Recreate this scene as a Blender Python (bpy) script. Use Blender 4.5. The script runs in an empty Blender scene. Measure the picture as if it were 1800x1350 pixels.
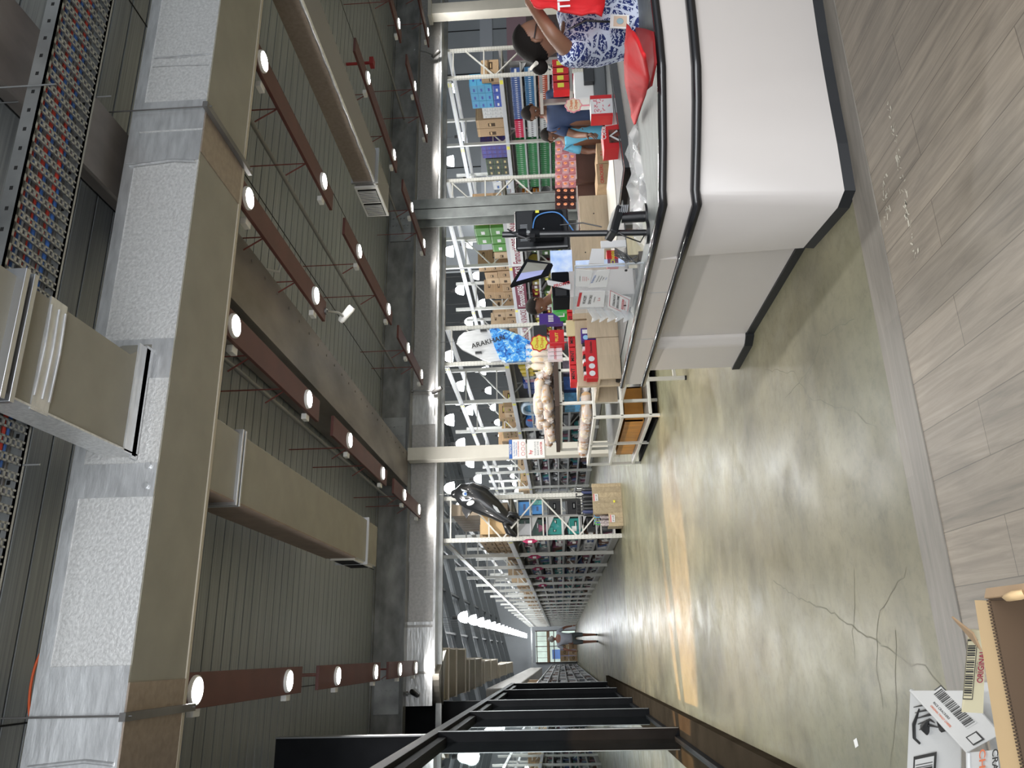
import bpy, bmesh, math, random
from mathutils import Vector, Matrix, Euler
random.seed(7)
S = bpy.context.scene
C = S.collection
# ---------------------------------------------------------------- camera, world, exposure
FPX, CAMH = 1352.0, 1.40            # focal length in pixels of the 1800 px frame, eye height
f_ = Vector((203-675, 988-900, FPX)).normalized()
u_ = Vector((-0.04, -1.0, 0.0)); u_.z = -(u_.x*f_.x+u_.y*f_.y)/f_.z; u_.normalize()
r_ = f_.cross(u_); r_ = r_ if r_.x > 0 else -r_
R3 = Matrix((r_, f_, u_))           # world axes written in camera (right, down, forward)
def ray(x, y): return R3 @ Vector((675-y, x-900, FPX))
def P(x, y, Y):                     # point of the place seen at that spot, Y metres ahead
    d = ray(x, y); t = Y/d.y; return Vector((d.x*t, Y, CAMH+d.z*t))
def PZ(x, y, z):
    d = ray(x, y); t = (z-CAMH)/d.z; return Vector((d.x*t, d.y*t, z))
def PX(x, y, X):
    d = ray(x, y); t = X/d.x; return Vector((X, d.y*t, CAMH+d.z*t))
cam = bpy.data.cameras.new('camera'); co = bpy.data.objects.new('camera', cam); C.objects.link(co)
cam.sensor_width = 36; cam.lens = FPX/1800*36; cam.clip_start = .05; cam.clip_end = 300
cx = R3 @ Vector((0, 1, 0)); cy = R3 @ Vector((1, 0, 0)); cz = -(R3 @ Vector((0, 0, 1)))
M = Matrix((cx, cy, cz)).transposed().to_4x4(); M.translation = (0, 0, CAMH); co.matrix_world = M
S.camera = co
S.view_settings.view_transform = 'Standard'; S.view_settings.look = 'None'
S.view_settings.exposure = 0.2; S.view_settings.gamma = 1; S.view_settings.use_curve_mapping = False
w = bpy.data.worlds.new('world'); S.world = w; w.use_nodes = True
w.node_tree.nodes['Background'].inputs[0].default_value = (.86, .93, 1, 1)
w.node_tree.nodes['Background'].inputs[1].default_value = .55
def light(name, kind, loc, power, size=.2, col=(1, .97, .92), parent=None, rot=None, spot=None):
    l = bpy.data.lights.new(name, kind); l.energy = power; l.color = col
    if kind == 'AREA': l.shape = 'DISK'; l.size = size
    elif kind in ('POINT', 'SPOT'): l.shadow_soft_size = size
    if spot: l.spot_size = spot; l.spot_blend = .5
    o = bpy.data.objects.new(name, l); C.objects.link(o); o.location = loc
    if rot: o.rotation_euler = rot
    if kind == 'POINT': l.specular_factor = .3
    if parent: o.parent = parent; o.location = Vector(loc)-Vector(parent.location)
    return o
# area light added behind the camera, standing for daylight of an assumed open shop front
def rect_light(name, loc, rot, sx, sy, power, col=(.95, .97, 1)):
    o = light(name, 'AREA', loc, power, sx, col, rot=rot); o.data.shape = 'RECTANGLE'; o.data.size_y = sy; return o
rect_light('daylight', (-1.0, -2.6, 2.5), (math.radians(90), 0, 0), 9, 3.6, 480)
# ---------------------------------------------------------------- materials
MATS = {}
def mat(name, col, rough=.5, metal=0, emit=0, var=0, scale=8, stretch=(1, 1, 1), bump=0, spec=.5, col2=None, alpha=1, trans=0, coat=0):
    if name in MATS: return MATS[name]
    m = bpy.data.materials.new(name); m.use_nodes = True; nt = m.node_tree
    b = nt.nodes['Principled BSDF']; c = (*col, 1)
    b.inputs['Base Color'].default_value = c; b.inputs['Roughness'].default_value = rough
    b.inputs['Metallic'].default_value = metal; b.inputs['Specular IOR Level'].default_value = spec
    b.inputs['Alpha'].default_value = alpha; b.inputs['Transmission Weight'].default_value = trans
    b.inputs['Coat Weight'].default_value = coat
    if emit:
        b.inputs['Emission Color'].default_value = c; b.inputs['Emission Strength'].default_value = emit
    if var or bump:
        tc = nt.nodes.new('ShaderNodeTexCoord'); mp = nt.nodes.new('ShaderNodeMapping')
        n = nt.nodes.new('ShaderNodeTexNoise'); n.inputs['Scale'].default_value = scale; n.inputs['Detail'].default_value = 5
        mp.inputs['Scale'].default_value = stretch
        nt.links.new(tc.outputs['Object'], mp.inputs[0]); nt.links.new(mp.outputs[0], n.inputs['Vector'])
        if var:
            r = nt.nodes.new('ShaderNodeValToRGB'); e = r.color_ramp.elements
            e[0].position = .3; e[1].position = .7
            c2 = col2 or tuple(min(1, k*(1+var)) for k in col); c1 = tuple(k*(1-var) for k in col) if not col2 else col
            e[0].color = (*c1, 1); e[1].color = (*c2, 1)
            nt.links.new(n.outputs[0], r.inputs[0]); nt.links.new(r.outputs[0], b.inputs['Base Color'])
        if bump:
            bp = nt.nodes.new('ShaderNodeBump'); bp.inputs['Strength'].default_value = bump; bp.inputs['Distance'].default_value = .01
            nt.links.new(n.outputs[0], bp.inputs['Height']); nt.links.new(bp.outputs[0], b.inputs['Normal'])
    MATS[name] = m; return m
def node(nt, t, **k):
    n = nt.nodes.new(t)
    for a, v in k.items(): setattr(n, a, v)
    return n
def ramp(nt, src, stops):
    r = node(nt, 'ShaderNodeValToRGB'); e = r.color_ramp.elements
    while len(e) < len(stops): e.new(.5)
    for i, (p, c) in enumerate(stops): e[i].position = p; e[i].color = (*c, 1)
    nt.links.new(src, r.inputs[0]); return r.outputs[0]
def noise(nt, vec, scale, detail=6, dist=0, rough=.55):
    n = node(nt, 'ShaderNodeTexNoise'); n.inputs['Scale'].default_value = scale; n.inputs['Detail'].default_value = detail
    n.inputs['Distortion'].default_value = dist; n.inputs['Roughness'].default_value = rough
    nt.links.new(vec, n.inputs['Vector']); return n.outputs[0]
def mul(nt, a, b, fac=1.0, mode='MULTIPLY'):
    x = node(nt, 'ShaderNodeMix', data_type='RGBA', blend_type=mode); x.inputs[0].default_value = fac
    nt.links.new(a, x.inputs[6]); nt.links.new(b, x.inputs[7]); return x.outputs[2]
def mapped(nt, scale):
    tc = node(nt, 'ShaderNodeTexCoord'); mp = node(nt, 'ShaderNodeMapping'); mp.inputs['Scale'].default_value = scale
    nt.links.new(tc.outputs['Object'], mp.inputs[0]); return mp.outputs[0]
# polished concrete
m = mat('concrete', (.3, .3, .24), .3, spec=.32); nt = m.node_tree; b = nt.nodes['Principled BSDF']
v = mapped(nt, (1, 1, 1)); v2 = mapped(nt, (1, .35, 1))
c1 = ramp(nt, noise(nt, v, .7, 8, .6), [(.3, (.110, .098, .064)), (.48, (.205, .188, .128)), (.72, (.29, .262, .182))])
c2 = ramp(nt, noise(nt, v, 2.2, 10, .25, .68), [(.28, (.66, .66, .65)), (.46, (.93, .93, .92)), (.72, (1.08, 1.07, 1.04))])
c3 = ramp(nt, noise(nt, v, 14, 10, .3, .75), [(.32, (.74, .74, .73)), (.5, (.98, .98, .98)), (.7, (1.06, 1.06, 1.05))])
c4 = ramp(nt, noise(nt, v2, .33, 3, .3), [(.4, (.92, .98, .92)), (.62, (1.07, .98, .88))])
nt.links.new(mul(nt, mul(nt, mul(nt, c1, c2), c3), c4), b.inputs['Base Color'])
rr = ramp(nt, noise(nt, v, 3, 8, .5), [(.3, (.3, .3, .3)), (.7, (.5, .5, .5))]); nt.links.new(rr, b.inputs['Roughness'])
bp = node(nt, 'ShaderNodeBump'); bp.inputs['Strength'].default_value = .12; bp.inputs['Distance'].default_value = .004
nt.links.new(noise(nt, v, 9, 8, .4), bp.inputs['Height']); nt.links.new(bp.outputs[0], b.inputs['Normal'])
# wood planks, long way ahead (along Y)
def wood(name, light_c, dark_c, rot=0, seams=True, width=.19, rough=.45):
    m = mat(name, light_c, rough); nt = m.node_tree; b = nt.nodes['Principled BSDF']
    tc = node(nt, 'ShaderNodeTexCoord'); mp = node(nt, 'ShaderNodeMapping'); mp.inputs['Rotation'].default_value = (0, 0, rot)
    nt.links.new(tc.outputs['Object'], mp.inputs[0])
    br = node(nt, 'ShaderNodeTexBrick'); br.inputs['Scale'].default_value = 1
    br.inputs['Color1'].default_value = (.85, .85, .85, 1); br.inputs['Color2'].default_value = (1.08, 1.06, 1.04, 1)
    br.inputs['Mortar'].default_value = (.45, .42, .4, 1); br.inputs['Mortar Size'].default_value = .0018 if seams else 0
    br.inputs['Brick Width'].default_value = 1.25; br.inputs['Row Height'].default_value = width
    nt.links.new(mp.outputs[0], br.inputs['Vector'])
    m2 = node(nt, 'ShaderNodeMapping'); m2.inputs['Scale'].default_value = (.9, 14, 14); nt.links.new(mp.outputs[0], m2.inputs[0])
    g = ramp(nt, noise(nt, m2.outputs[0], 1.6, 9, 1.5, .65), [(.3, dark_c), (.65, light_c)])
    m3 = node(nt, 'ShaderNodeMapping'); m3.inputs['Scale'].default_value = (1.5, 6, 6); nt.links.new(mp.outputs[0], m3.inputs[0])
    g2 = ramp(nt, noise(nt, m3.outputs[0], .6, 4, 2.5), [(.35, (.86, .86, .86)), (.6, (1.04, 1.04, 1.04))])
    nt.links.new(mul(nt, mul(nt, g, br.outputs[0]), g2), b.inputs['Base Color']); return m
wood('wood_floor', (.315, .268, .208), (.175, .148, .115), math.pi/2)
wood('wood_strip', (.25, .225, .19), (.17, .155, .13), 0, False)
wood('bin_wood', (.50, .41, .27), (.34, .27, .17), math.pi/2, True, .11)
wood('pale_ply', (.62, .50, .35), (.52, .41, .28), 0, False)
# steel deck with fine striations along X
m = mat('deck', (.2, .2, .19), .45, .25); nt = m.node_tree; b = nt.nodes['Principled BSDF']
v = mapped(nt, (.25, 22, 1))
nt.links.new(ramp(nt, noise(nt, v, 3, 5, .1), [(.3, (.25, .27, .278)), (.7, (.41, .435, .44))]), b.inputs['Base Color'])
FOIL = mat('foil', (.68, .68, .67), .38, .45, var=.16, scale=45, bump=.4)
FOILD = mat('foil_tape', (.66, .67, .68), .3, .65, var=.15, scale=5, bump=.5, stretch=(1, 4, 4))
OLIVE = mat('duct_board', (.30, .285, .235), .55, .15, var=.08, scale=3)
FOILW = mat('duct_board_warm', (.33, .27, .22), .4, .5, var=.12, scale=20, bump=.25)
GALV = mat('galvanised', (.34, .35, .35), .38, .75, var=.3, scale=2.5)
GALVD = mat('galvanised_dark', (.17, .165, .16), .45, .5, var=.3, scale=2)
WMET = mat('white_steel', (.66, .66, .62), .4, 0, var=.04)
WPOST = mat('cream_steel', (.62, .60, .54), .45, 0, var=.05, scale=3)
BLK = mat('black_plastic', (.014, .015, .017), .3, coat=.3)
BLKM = mat('black_matte', (.010, .011, .013), .55, var=.2, scale=3, spec=.06)
DARK = mat('dark_cavity', (.006, .006, .006), .8)
LAMI = mat('white_laminate', (.63, .59, .56), .22, 0, var=.02, scale=1.5)
STEEL = mat('brushed_steel', (.15, .17, .165), .5, .3, var=.25, scale=9, stretch=(1, 6, 1), bump=.08)
WPL = mat('white_plastic', (.8, .8, .78), .4)
GLOW = mat('lamp_glow', (1, .98, .93), .5, emit=26)
GLOWH = mat('hall_lamp_glow', (.95, .98, 1), .5, emit=12)
REDB = mat('red_lacquer', (.105, .036, .03), .5, var=.15, scale=3)
REDC = mat('red_cable', (.55, .05, .03), .5)
BLUC = mat('blue_cable', (.05, .15, .45), .5)
ORC = mat('orange_cable', (.75, .12, .03), .5)
KRAFT = mat('kraft', (.42, .28, .16), .75, var=.08, scale=6)
KRAFTL = mat('kraft_light', (.60, .42, .22), .75, var=.06, scale=6)
KRAFTD = mat('kraft_inside', (.07, .042, .022), .85, var=.15, scale=4)  # kraft darkened in colour for shade inside the big carton; also dark print
CARTW = mat('white_carton', (.62, .62, .61), .6, var=.05, scale=4)
INK = mat('ink', (.02, .02, .02), .7); INKR = mat('ink_red', (.55, .03, .04), .6); INKO = mat('ink_orange', (.75, .16, .04), .6)
INKM = mat('ink_maroon', (.25, .01, .04), .6); INKB = mat('ink_blue', (.03, .12, .42), .6); PAPER = mat('paper', (.78, .78, .78), .6)
YEL = mat('yellow_tag', (.8, .75, .08), .5); REDBAG = mat('red_cloth', (.62, .010, .015), .7, var=.08, scale=14, bump=.3)
GREYW = mat('grey_wall', (.36, .38, .40), .7, var=.05, scale=.8)
CLEAR = mat('clear_plastic', (.85, .88, .9), .08, alpha=.22); CLEAR2 = mat('cloudy_plastic', (.75, .78, .8), .15, alpha=.4, bump=.8, scale=12)
def palette(prefix, cols, rough=.45):
    return [mat('%s_%d' % (prefix, i), c, rough, var=.12, scale=14) for i, c in enumerate(cols)]
# glass of the shop partition: dark behind, strong mirror at a slant
g = bpy.data.materials.new('shop_glass'); g.use_nodes = True; nt = g.node_tree; nt.nodes.clear()
o_ = node(nt, 'ShaderNodeOutputMaterial'); mx = node(nt, 'ShaderNodeMixShader'); gl = node(nt, 'ShaderNodeBsdfGlossy'); tr = node(nt, 'ShaderNodeBsdfTransparent')
fr = node(nt, 'ShaderNodeLayerWeight'); fr.inputs[0].default_value = .45; gl.inputs['Roughness'].default_value = .01; gl.inputs[0].default_value = (.8, .85, .85, 1)
tr.inputs[0].default_value = (.88, .9, .9, 1)
fm = node(nt, 'ShaderNodeMapRange'); fm.inputs[3].default_value = .22; fm.inputs[4].default_value = .95; nt.links.new(fr.outputs['Facing'], fm.inputs[0]); nt.links.new(fm.outputs[0], mx.inputs[0]); nt.links.new(tr.outputs[0], mx.inputs[1]); nt.links.new(gl.outputs[0], mx.inputs[2]); nt.links.new(mx.outputs[0], o_.inputs[0])
MATS['shop_glass'] = g; GLASS = g
# ---------------------------------------------------------------- mesh builder
TXT = {}
def text_data(s, bold):
    k = (s, bold)
    if k in TXT: return TXT[k]
    c = bpy.data.curves.new('t', 'FONT'); c.body = s; c.size = 1; c.align_x = 'CENTER'; c.align_y = 'CENTER'; c.offset = .018 if bold else 0
    c.resolution_u = 3
    o = bpy.data.objects.new('t', c); C.objects.link(o); bpy.context.view_layer.update()
    me = bpy.data.meshes.new_from_object(o.evaluated_get(bpy.context.evaluated_depsgraph_get()))
    d = ([tuple(v.co) for v in me.vertices], [tuple(p.vertices) for p in me.polygons])
    bpy.data.objects.remove(o); bpy.data.curves.remove(c); bpy.data.meshes.remove(me)
    TXT[k] = d; return d
class MB:
    def __init__(s): s.v = []; s.f = []; s.m = []; s.sm = []
    def add(s, vs, fs, mi=0, smooth=False):
        n = len(s.v); s.v += [Vector(v) for v in vs]
        for f in fs: s.f.append([n+i for i in f]); s.m.append(mi); s.sm.append(smooth)
        return s
    def box(s, a, b, mi=0):
        x0, y0, z0 = a; x1, y1, z1 = b
        return s.add([(x0, y0, z0), (x1, y0, z0), (x1, y1, z0), (x0, y1, z0), (x0, y0, z1), (x1, y0, z1), (x1, y1, z1), (x0, y1, z1)],
                     [(0, 3, 2, 1), (4, 5, 6, 7), (0, 1, 5, 4), (1, 2, 6, 5), (2, 3, 7, 6), (3, 0, 4, 7)], mi)
    def obox(s, c, size, rot=(0, 0, 0), mi=0):
        R = rot if isinstance(rot, Matrix) else Euler(rot).to_matrix(); c = Vector(c); h = Vector(size)/2
        vs = [c + R @ Vector((sx*h.x, sy*h.y, sz*h.z)) for sz in (-1, 1) for sx, sy in ((-1, -1), (1, -1), (1, 1), (-1, 1))]
        return s.add(vs, [(0, 3, 2, 1), (4, 5, 6, 7), (0, 1, 5, 4), (1, 2, 6, 5), (2, 3, 7, 6), (3, 0, 4, 7)], mi)
    def bar(s, p0, p1, wd, th=None, mi=0):
        p0 = Vector(p0); p1 = Vector(p1); th = th or wd; d = (p1-p0); L = d.length; d.normalize()
        q = d.to_track_quat('Z', 'Y').to_matrix()
        return s.obox((p0+p1)/2, (wd, th, L), q, mi)
    def tube(s, path, r, n=10, mi=0, flat=1.0, up=None, smooth=True, caps=True):
        path = [Vector(p) for p in path]; K = len(path); rs = r if isinstance(r, (list, tuple)) else [r]*K
        vs = []; prev = None
        for i, p in enumerate(path):
            t = (path[min(i+1, K-1)]-path[max(i-1, 0)]).normalized()
            a = Vector(up) if up else (prev if prev else (Vector((0, 0, 1)) if abs(t.z) < .9 else Vector((1, 0, 0))))
            a = (a - t*a.dot(t)).normalized(); bb = t.cross(a); prev = a
            for k in range(n):
                th = 2*math.pi*k/n; vs.append(p + a*(math.cos(th)*rs[i]) + bb*(math.sin(th)*rs[i]*flat))
        fs = [(i*n+k, i*n+(k+1) % n, (i+1)*n+(k+1) % n, (i+1)*n+k) for i in range(K-1) for k in range(n)]
        s.add(vs, fs, mi, smooth)
        if caps: s.add(vs[:n], [tuple(range(n))[::-1]], mi); s.add(vs[-n:], [tuple(range(n))], mi)
        return s
    def cyl(s, p0, p1, r, r1=None, n=14, mi=0, smooth=True): return s.tube([p0, p1], [r, r if r1 is None else r1], n, mi, smooth=smooth)
    def lathe(s, prof, c=(0, 0, 0), n=16, mi=0, smooth=True):
        c = Vector(c); vs = [c+Vector((r*math.cos(2*math.pi*k/n), r*math.sin(2*math.pi*k/n), z)) for r, z in prof for k in range(n)]
        return s.add(vs, [(i*n+k, i*n+(k+1) % n, (i+1)*n+(k+1) % n, (i+1)*n+k) for i in range(len(prof)-1) for k in range(n)], mi, smooth)
    def ell(s, c, r, rot=None, n=14, m=9, mi=0):
        c = Vector(c); R = rot or Matrix.Identity(3); vs = []
        for i in range(m+1):
            a = math.pi*i/m
            for k in range(n):
                t = 2*math.pi*k/n; vs.append(c+R @ Vector((r[0]*math.sin(a)*math.cos(t), r[1]*math.sin(a)*math.sin(t), r[2]*math.cos(a))))
        return s.add(vs, [(i*n+k, (i+1)*n+k, (i+1)*n+(k+1) % n, i*n+(k+1) % n) for i in range(m) for k in range(n)], mi, True)
    def prism(s, pts, off, mi=0, mi2=None):     # polygon of 3D points pushed by vector off
        pts = [Vector(p) for p in pts]; off = Vector(off); n = len(pts)
        s.add(pts+[p+off for p in pts], [tuple(range(n))[::-1], tuple(range(n, 2*n))], mi)
        return s.add(pts+[p+off for p in pts], [(i, (i+1) % n, n+(i+1) % n, n+i) for i in range(n)], mi if mi2 is None else mi2)
    def text(s, t, c, size, xd, yd, mi=0, bold=True, sx=1.0):
        vs, fs = text_data(t, bold); c = Vector(c); xd = Vector(xd).normalized(); yd = Vector(yd).normalized()
        return s.add([c+xd*(v[0]*size*sx)+yd*(v[1]*size) for v in vs], fs, mi)
    def quad(s, c, xd, yd, wd, h, mi=0):
        c = Vector(c); a = Vector(xd).normalized()*wd/2; b2 = Vector(yd).normalized()*h/2
        return s.add([c-a-b2, c+a-b2, c+a+b2, c-a+b2], [(0, 1, 2, 3)], mi)
    def bars(s, c, xd, yd, wd, h, n, mi=0, rnd=None):   # barcode
        rnd = rnd or random.Random(3); c = Vector(c); xd = Vector(xd).normalized(); x = -wd/2
        for i in range(n):
            bw = wd/n*rnd.choice((.3, .5, .7)); s.quad(c+xd*(x+bw/2), xd, yd, bw, h, mi); x += wd/n
        return s
    def join_mesh(s, me, mi=0, smooth=True):
        return s.add([v.co.copy() for v in me.vertices], [tuple(p.vertices) for p in me.polygons], mi, smooth)
    def build(s, name, mats, parent=None, bevel=0, label=None, cat=None, group=None, kind=None, origin=None, seg=2):
        me = bpy.data.meshes.new(name)
        if parent is not None: o0 = WP[parent.name]
        elif origin is not None: o0 = Vector(origin)
        elif kind == 'structure' or kind == 'stuff': o0 = Vector((0, 0, 0))
        else:
            xs = [v.x for v in s.v]; ys = [v.y for v in s.v]; zs = [v.z for v in s.v]
            o0 = Vector(((min(xs)+max(xs))/2, (min(ys)+max(ys))/2, min(zs)))
        me.from_pydata([v-o0 for v in s.v], [], s.f)
        mats = mats if isinstance(mats, (list, tuple)) else [mats]
        for mm in mats: me.materials.append(mm)
        me.polygons.foreach_set('material_index', s.m); me.polygons.foreach_set('use_smooth', s.sm); me.update()
        o = bpy.data.objects.new(name, me); C.objects.link(o)
        if parent is not None: o.parent = parent; WP[o.name] = o0
        else: o.location = o0; WP[o.name] = o0
        if bevel:
            bv = o.modifiers.new('b', 'BEVEL'); bv.width = bevel; bv.segments = seg; bv.limit_method = 'ANGLE'
        if label: o['label'] = label
        if cat and parent is None: o['category'] = cat
        if group: o['group'] = group
        if kind: o['kind'] = kind
        return o
WP = {}     # world origin of every object, for placing parts
def spline(pts, n=6):
    pts = [Vector(p) for p in pts]; out = []; K = len(pts)
    for i in range(K-1):
        p0, p1, p2, p3 = pts[max(i-1, 0)], pts[i], pts[i+1], pts[min(i+2, K-1)]
        for k in range(n): t = k/n; out.append(.5*((2*p1)+(p2-p0)*t+(2*p0-5*p1+4*p2-p3)*t*t+(3*p1-p0-3*p2+p3)*t**3))
    return out+[pts[-1]]
def thing(name, label, cat, loc, group=None):
    o = bpy.data.objects.new(name, None); C.objects.link(o); o.location = loc; o.empty_display_size = .1
    o['label'] = label; o['category'] = cat
    if group: o['group'] = group
    WP[o.name] = Vector(loc); return o
def kids(o, K={}): return [c for c in C.objects if c.parent == o]
def dup(root, loc, label, group=None, ch=None, rotz=None):
    r = root.copy(); C.objects.link(r); r.location = loc; r['label'] = label; WP[r.name] = Vector(loc)
    if group: r['group'] = group
    if rotz is not None: r.rotation_euler.z = rotz
    for c in (ch or []):
        d = c.copy(); C.objects.link(d); d.parent = r
    return r
def struct(name, mb, mats, **k): return mb.build(name, mats, kind='structure', **k)
ORD = ['first', 'second', 'third', 'fourth', 'fifth', 'sixth', 'seventh', 'eighth', 'ninth', 'tenth', 'eleventh', 'twelfth', 'thirteenth', 'fourteenth', 'fifteenth',
       'sixteenth', 'seventeenth', 'eighteenth', 'nineteenth', 'twentieth'] + ['%dth' % i for i in range(21, 99)]
XA, YA, ZA = Vector((1, 0, 0)), Vector((0, 1, 0)), Vector((0, 0, 1))
#@@SHELL
# ================================================================ SETTING
# concrete floor with its cracks and joints
def crack(mb, pts, wd=.004, jit=.012, mi=1, seed=1):
    r = random.Random(seed); out = []
    for i in range(len(pts)-1):
        a, b2 = Vector(pts[i]), Vector(pts[i+1]); n = max(2, int((b2-a).length/.05))
        for k in range(n): out.append(a.lerp(b2, k/n) + Vector((r.uniform(-jit, jit), r.uniform(-jit, jit), 0)))
    out.append(Vector(pts[-1])); vs = []; fs = []
    for i, p in enumerate(out):
        t = (out[min(i+1, len(out)-1)]-out[max(i-1, 0)]).normalized(); n = Vector((-t.y, t.x, 0))*wd*r.uniform(.3, .8)
        vs += [p-n, p+n]
    for i in range(len(out)-1): fs.append((2*i, 2*i+2, 2*i+3, 2*i+1))
    return mb.add(vs, fs, mi)
mb = MB(); mb.add([(-14, 3.11, 0), (50, 3.11, 0), (50, 80, 0), (-14, 80, 0)], [(0, 1, 2, 3)])
for i, (pts, wd) in enumerate([
    ([(1360, 1022), (1400, 1050), (1435, 1065), (1460, 1075), (1490, 1095), (1515, 1112), (1548, 1132)], .005),
    ([(1548, 1132), (1572, 1148), (1600, 1168), (1625, 1172), (1655, 1205)], .0035),
    ([(1595, 1000), (1572, 1035), (1548, 1075), (1540, 1115), (1541, 1175), (1552, 1245)], .003),
    ([(1290, 700), (1287, 900), (1288, 1010), (1296, 1120), (1301, 1210)], .004),
    ([(1500, 560), (1445, 590), (1430, 640), (1400, 680), (1380, 700)], .004),
    ([(1345, 650), (1395, 655), (1425, 700), (1490, 720), (1540, 750)], .003),
    ([(1575, 1110), (1574, 1180), (1577, 1240), (1565, 1350)], .004),
    ([(1500, 1000), (1502, 1060), (1498, 1110), (1503, 1160)], .003)]):
    crack(mb, [PZ(x, y, .0008) for x, y in pts], wd, .01, 1, i)
struct('floor', mb, [MATS['concrete'], mat('crack_dark', (.17, .165, .12), .8)])
mb = MB(); mb.add([(-6, -3, 0), (8, -3, 0), (8, 2.905, 0), (-6, 2.905, 0)], [(0, 1, 2, 3)])
r = random.Random(5)
for k in range(90):     # scraped paint marks
    t = r.random(); p = PZ(1562+48*t+r.gauss(0, 3), 180+285*t, .001)
    if k > 60: p = PZ(1556+r.gauss(0, 5), 350+r.gauss(0, 25), .001)
    mb.quad(p, (r.gauss(0, .6), 1, 0), (1, r.gauss(0, .4), 0), r.uniform(.002, .012), r.uniform(.003, .03), 1)
struct('floor', mb, [MATS['wood_floor'], mat('paint_scrape', (.62, .58, .48), .7)])
mb = MB(); mb.box((-6, 2.907, -.01), (8, 3.11, .004)); struct('trim_1', mb, [MATS['wood_strip']], bevel=.002)
# steel deck over the shop front
mb = MB(); y = -3.0
while y < 17.3:
    mb.box((-9, y+.012, 5.24), (30, y+.238, 5.3)); y += .25
mb.box((-9, -3, 5.3), (30, 17.4, 5.34), 1)
for i in range(0, 9):
    mb.box((-2.5+i*2.1, -3, 5.234), (-2.488+i*2.1, 17, 5.24), 1)
struct('ceiling', mb, [MATS['deck'], DARK])
# girder across, with its bolted splices
mb = MB(); mb.box((-9, 16.28, 4.6), (30, 16.32, 5.22)); mb.box((-9, 16.16, 4.56), (30, 16.46, 4.585)); mb.box((-9, 16.16, 5.21), (30, 16.46, 5.235))
for X in (-.66, 4.6, 9.9):
    mb.box((X-.42, 16.25, 4.66), (X+.42, 16.28, 5.16), 1)
    for i in (-1, 1):
        for j in range(5): mb.cyl((X+i*.1+.12, 16.25, 4.74+j*.09), (X+i*.1+.12, 16.225, 4.74+j*.09), .02, n=8, mi=1)
struct('trim_2', mb, [mat('girder_steel', (.22, .225, .22), .42, .35, var=.45, scale=1.6, stretch=(1, 1, 2)), GALV])
mb = MB(); mb.box((3.43, 5.8, 4.57), (4.17, 16.15, 4.6)); mb.box((3.47, 5.8, 4.6), (3.5, 16.15, 5.2)); mb.box((4.1, 5.8, 4.6), (4.13, 16.15, 5.2)); mb.box((3.5, -3, 4.8), (4.1, 5.8, 4.83)); mb.box((3.78, -3, 4.83), (3.82, 5.8, 5.2))
for j in range(26): mb.cyl((4.05, 6+j*.4, 4.57), (4.05, 6+j*.4, 4.56), .018, n=6, mi=0)
struct('trim_3', mb, [mat('beam_steel', (.22, .195, .175), .42, .3, var=.4, scale=2, stretch=(1, .4, 1))])
mb = MB(); mb.box((-3, 16.97, 3.9), (30, 17.03-.16, 4.02)); struct('trim_4', mb, [GALV])
# columns
def ibeam(mb, X, Y, wd, dp, z0, z1, t=.02):
    mb.box((X-wd/2, Y-dp/2, z0), (X+wd/2, Y-dp/2+t, z1)); mb.box((X-wd/2, Y+dp/2-t, z0), (X+wd/2, Y+dp/2, z1)); mb.box((X-t/2, Y-dp/2, z0), (X+t/2, Y+dp/2, z1))
mb = MB(); mb.box((3.97, 16.0, 0), (4.25, 16.3, 4.56)); struct('trim_5', mb, [WPOST], bevel=.006)
mb = MB(); ibeam(mb, 10.12, 16.1, .54, .4, 0, 4.56); struct('trim_6', mb, [mat('column_steel', (.26, .28, .28), .4, .4, var=.25, scale=3)])
mb = MB(); mb.box((16.2, 16.0, 0), (16.55, 16.3, 4.2)); mb.box((16.1, 15.95, 4.2), (16.65, 16.3, 4.3)); struct('trim_7', mb, [WPOST], bevel=.006)
# hall: roof, purlins, rafters, walls
def roofz(X): return 6.95+.25*X
mb = MB(); mb.add([(-6, 17.4, roofz(-6)), (46, 17.4, roofz(46)), (46, 80, roofz(46)), (-6, 80, roofz(-6))], [(0, 3, 2, 1)])
struct('ceiling', mb, [mat('roof_dark', (.30, .32, .34), .6, .1)])
mb = MB()
for i in range(42): mb.bar((-6, 18+1.5*i, roofz(-6)-.12), (46, 18+1.5*i, roofz(46)-.12), .07, .16)
for i, X in enumerate((-3, -1, 1, 3.2, 5.6, 9, 13, 17, 21)):
    z = roofz(X)-.3; mb.box((X-.05, 17.5, z-.12), (X+.05, 79, z+.08), 1)
for i in range(11):
    Y = 19+5.6*i
    mb.bar((-5, Y, roofz(-5)-.45), (40, Y, roofz(40)-.45), .16, .35, 1)
struct('trim_8', mb, [mat('purlin', (.34, .36, .38), .5, .2), mat('rafter', (.10, .11, .115), .5, .2)])
mb = MB(); mb.box((-7, 78, 3.9), (46, 78.2, 18)); mb.box((-7, 78, 0), (-.9, 78.2, 3.9)); mb.box((2.0, 78, 0), (46, 78.2, 3.9)); mb.box((-7, 77.9, 4.2), (46, 78, 4.35), 1)
struct('wall_back', mb, [GREYW, GALV])
mb = MB(); mb.box((-6.2, 17, 0), (-6, 78, 9)); struct('wall_left', mb, [GREYW])
mb = MB(); mb.box((46, 17, 0), (46.2, 78, 19)); struct('wall_right', mb, [GREYW])
mb = MB(); mb.box((18, 34, 0), (45, 34.2, 11)); mb.box((18, 33.9, 3.9), (45, 34, 4.6), 1); mb.box((18, 33.88, 2.0), (45, 33.95, 3.1), 2); mb.box((18, 33.7, 0), (45, 33.9, 2.0), 3)
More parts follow.
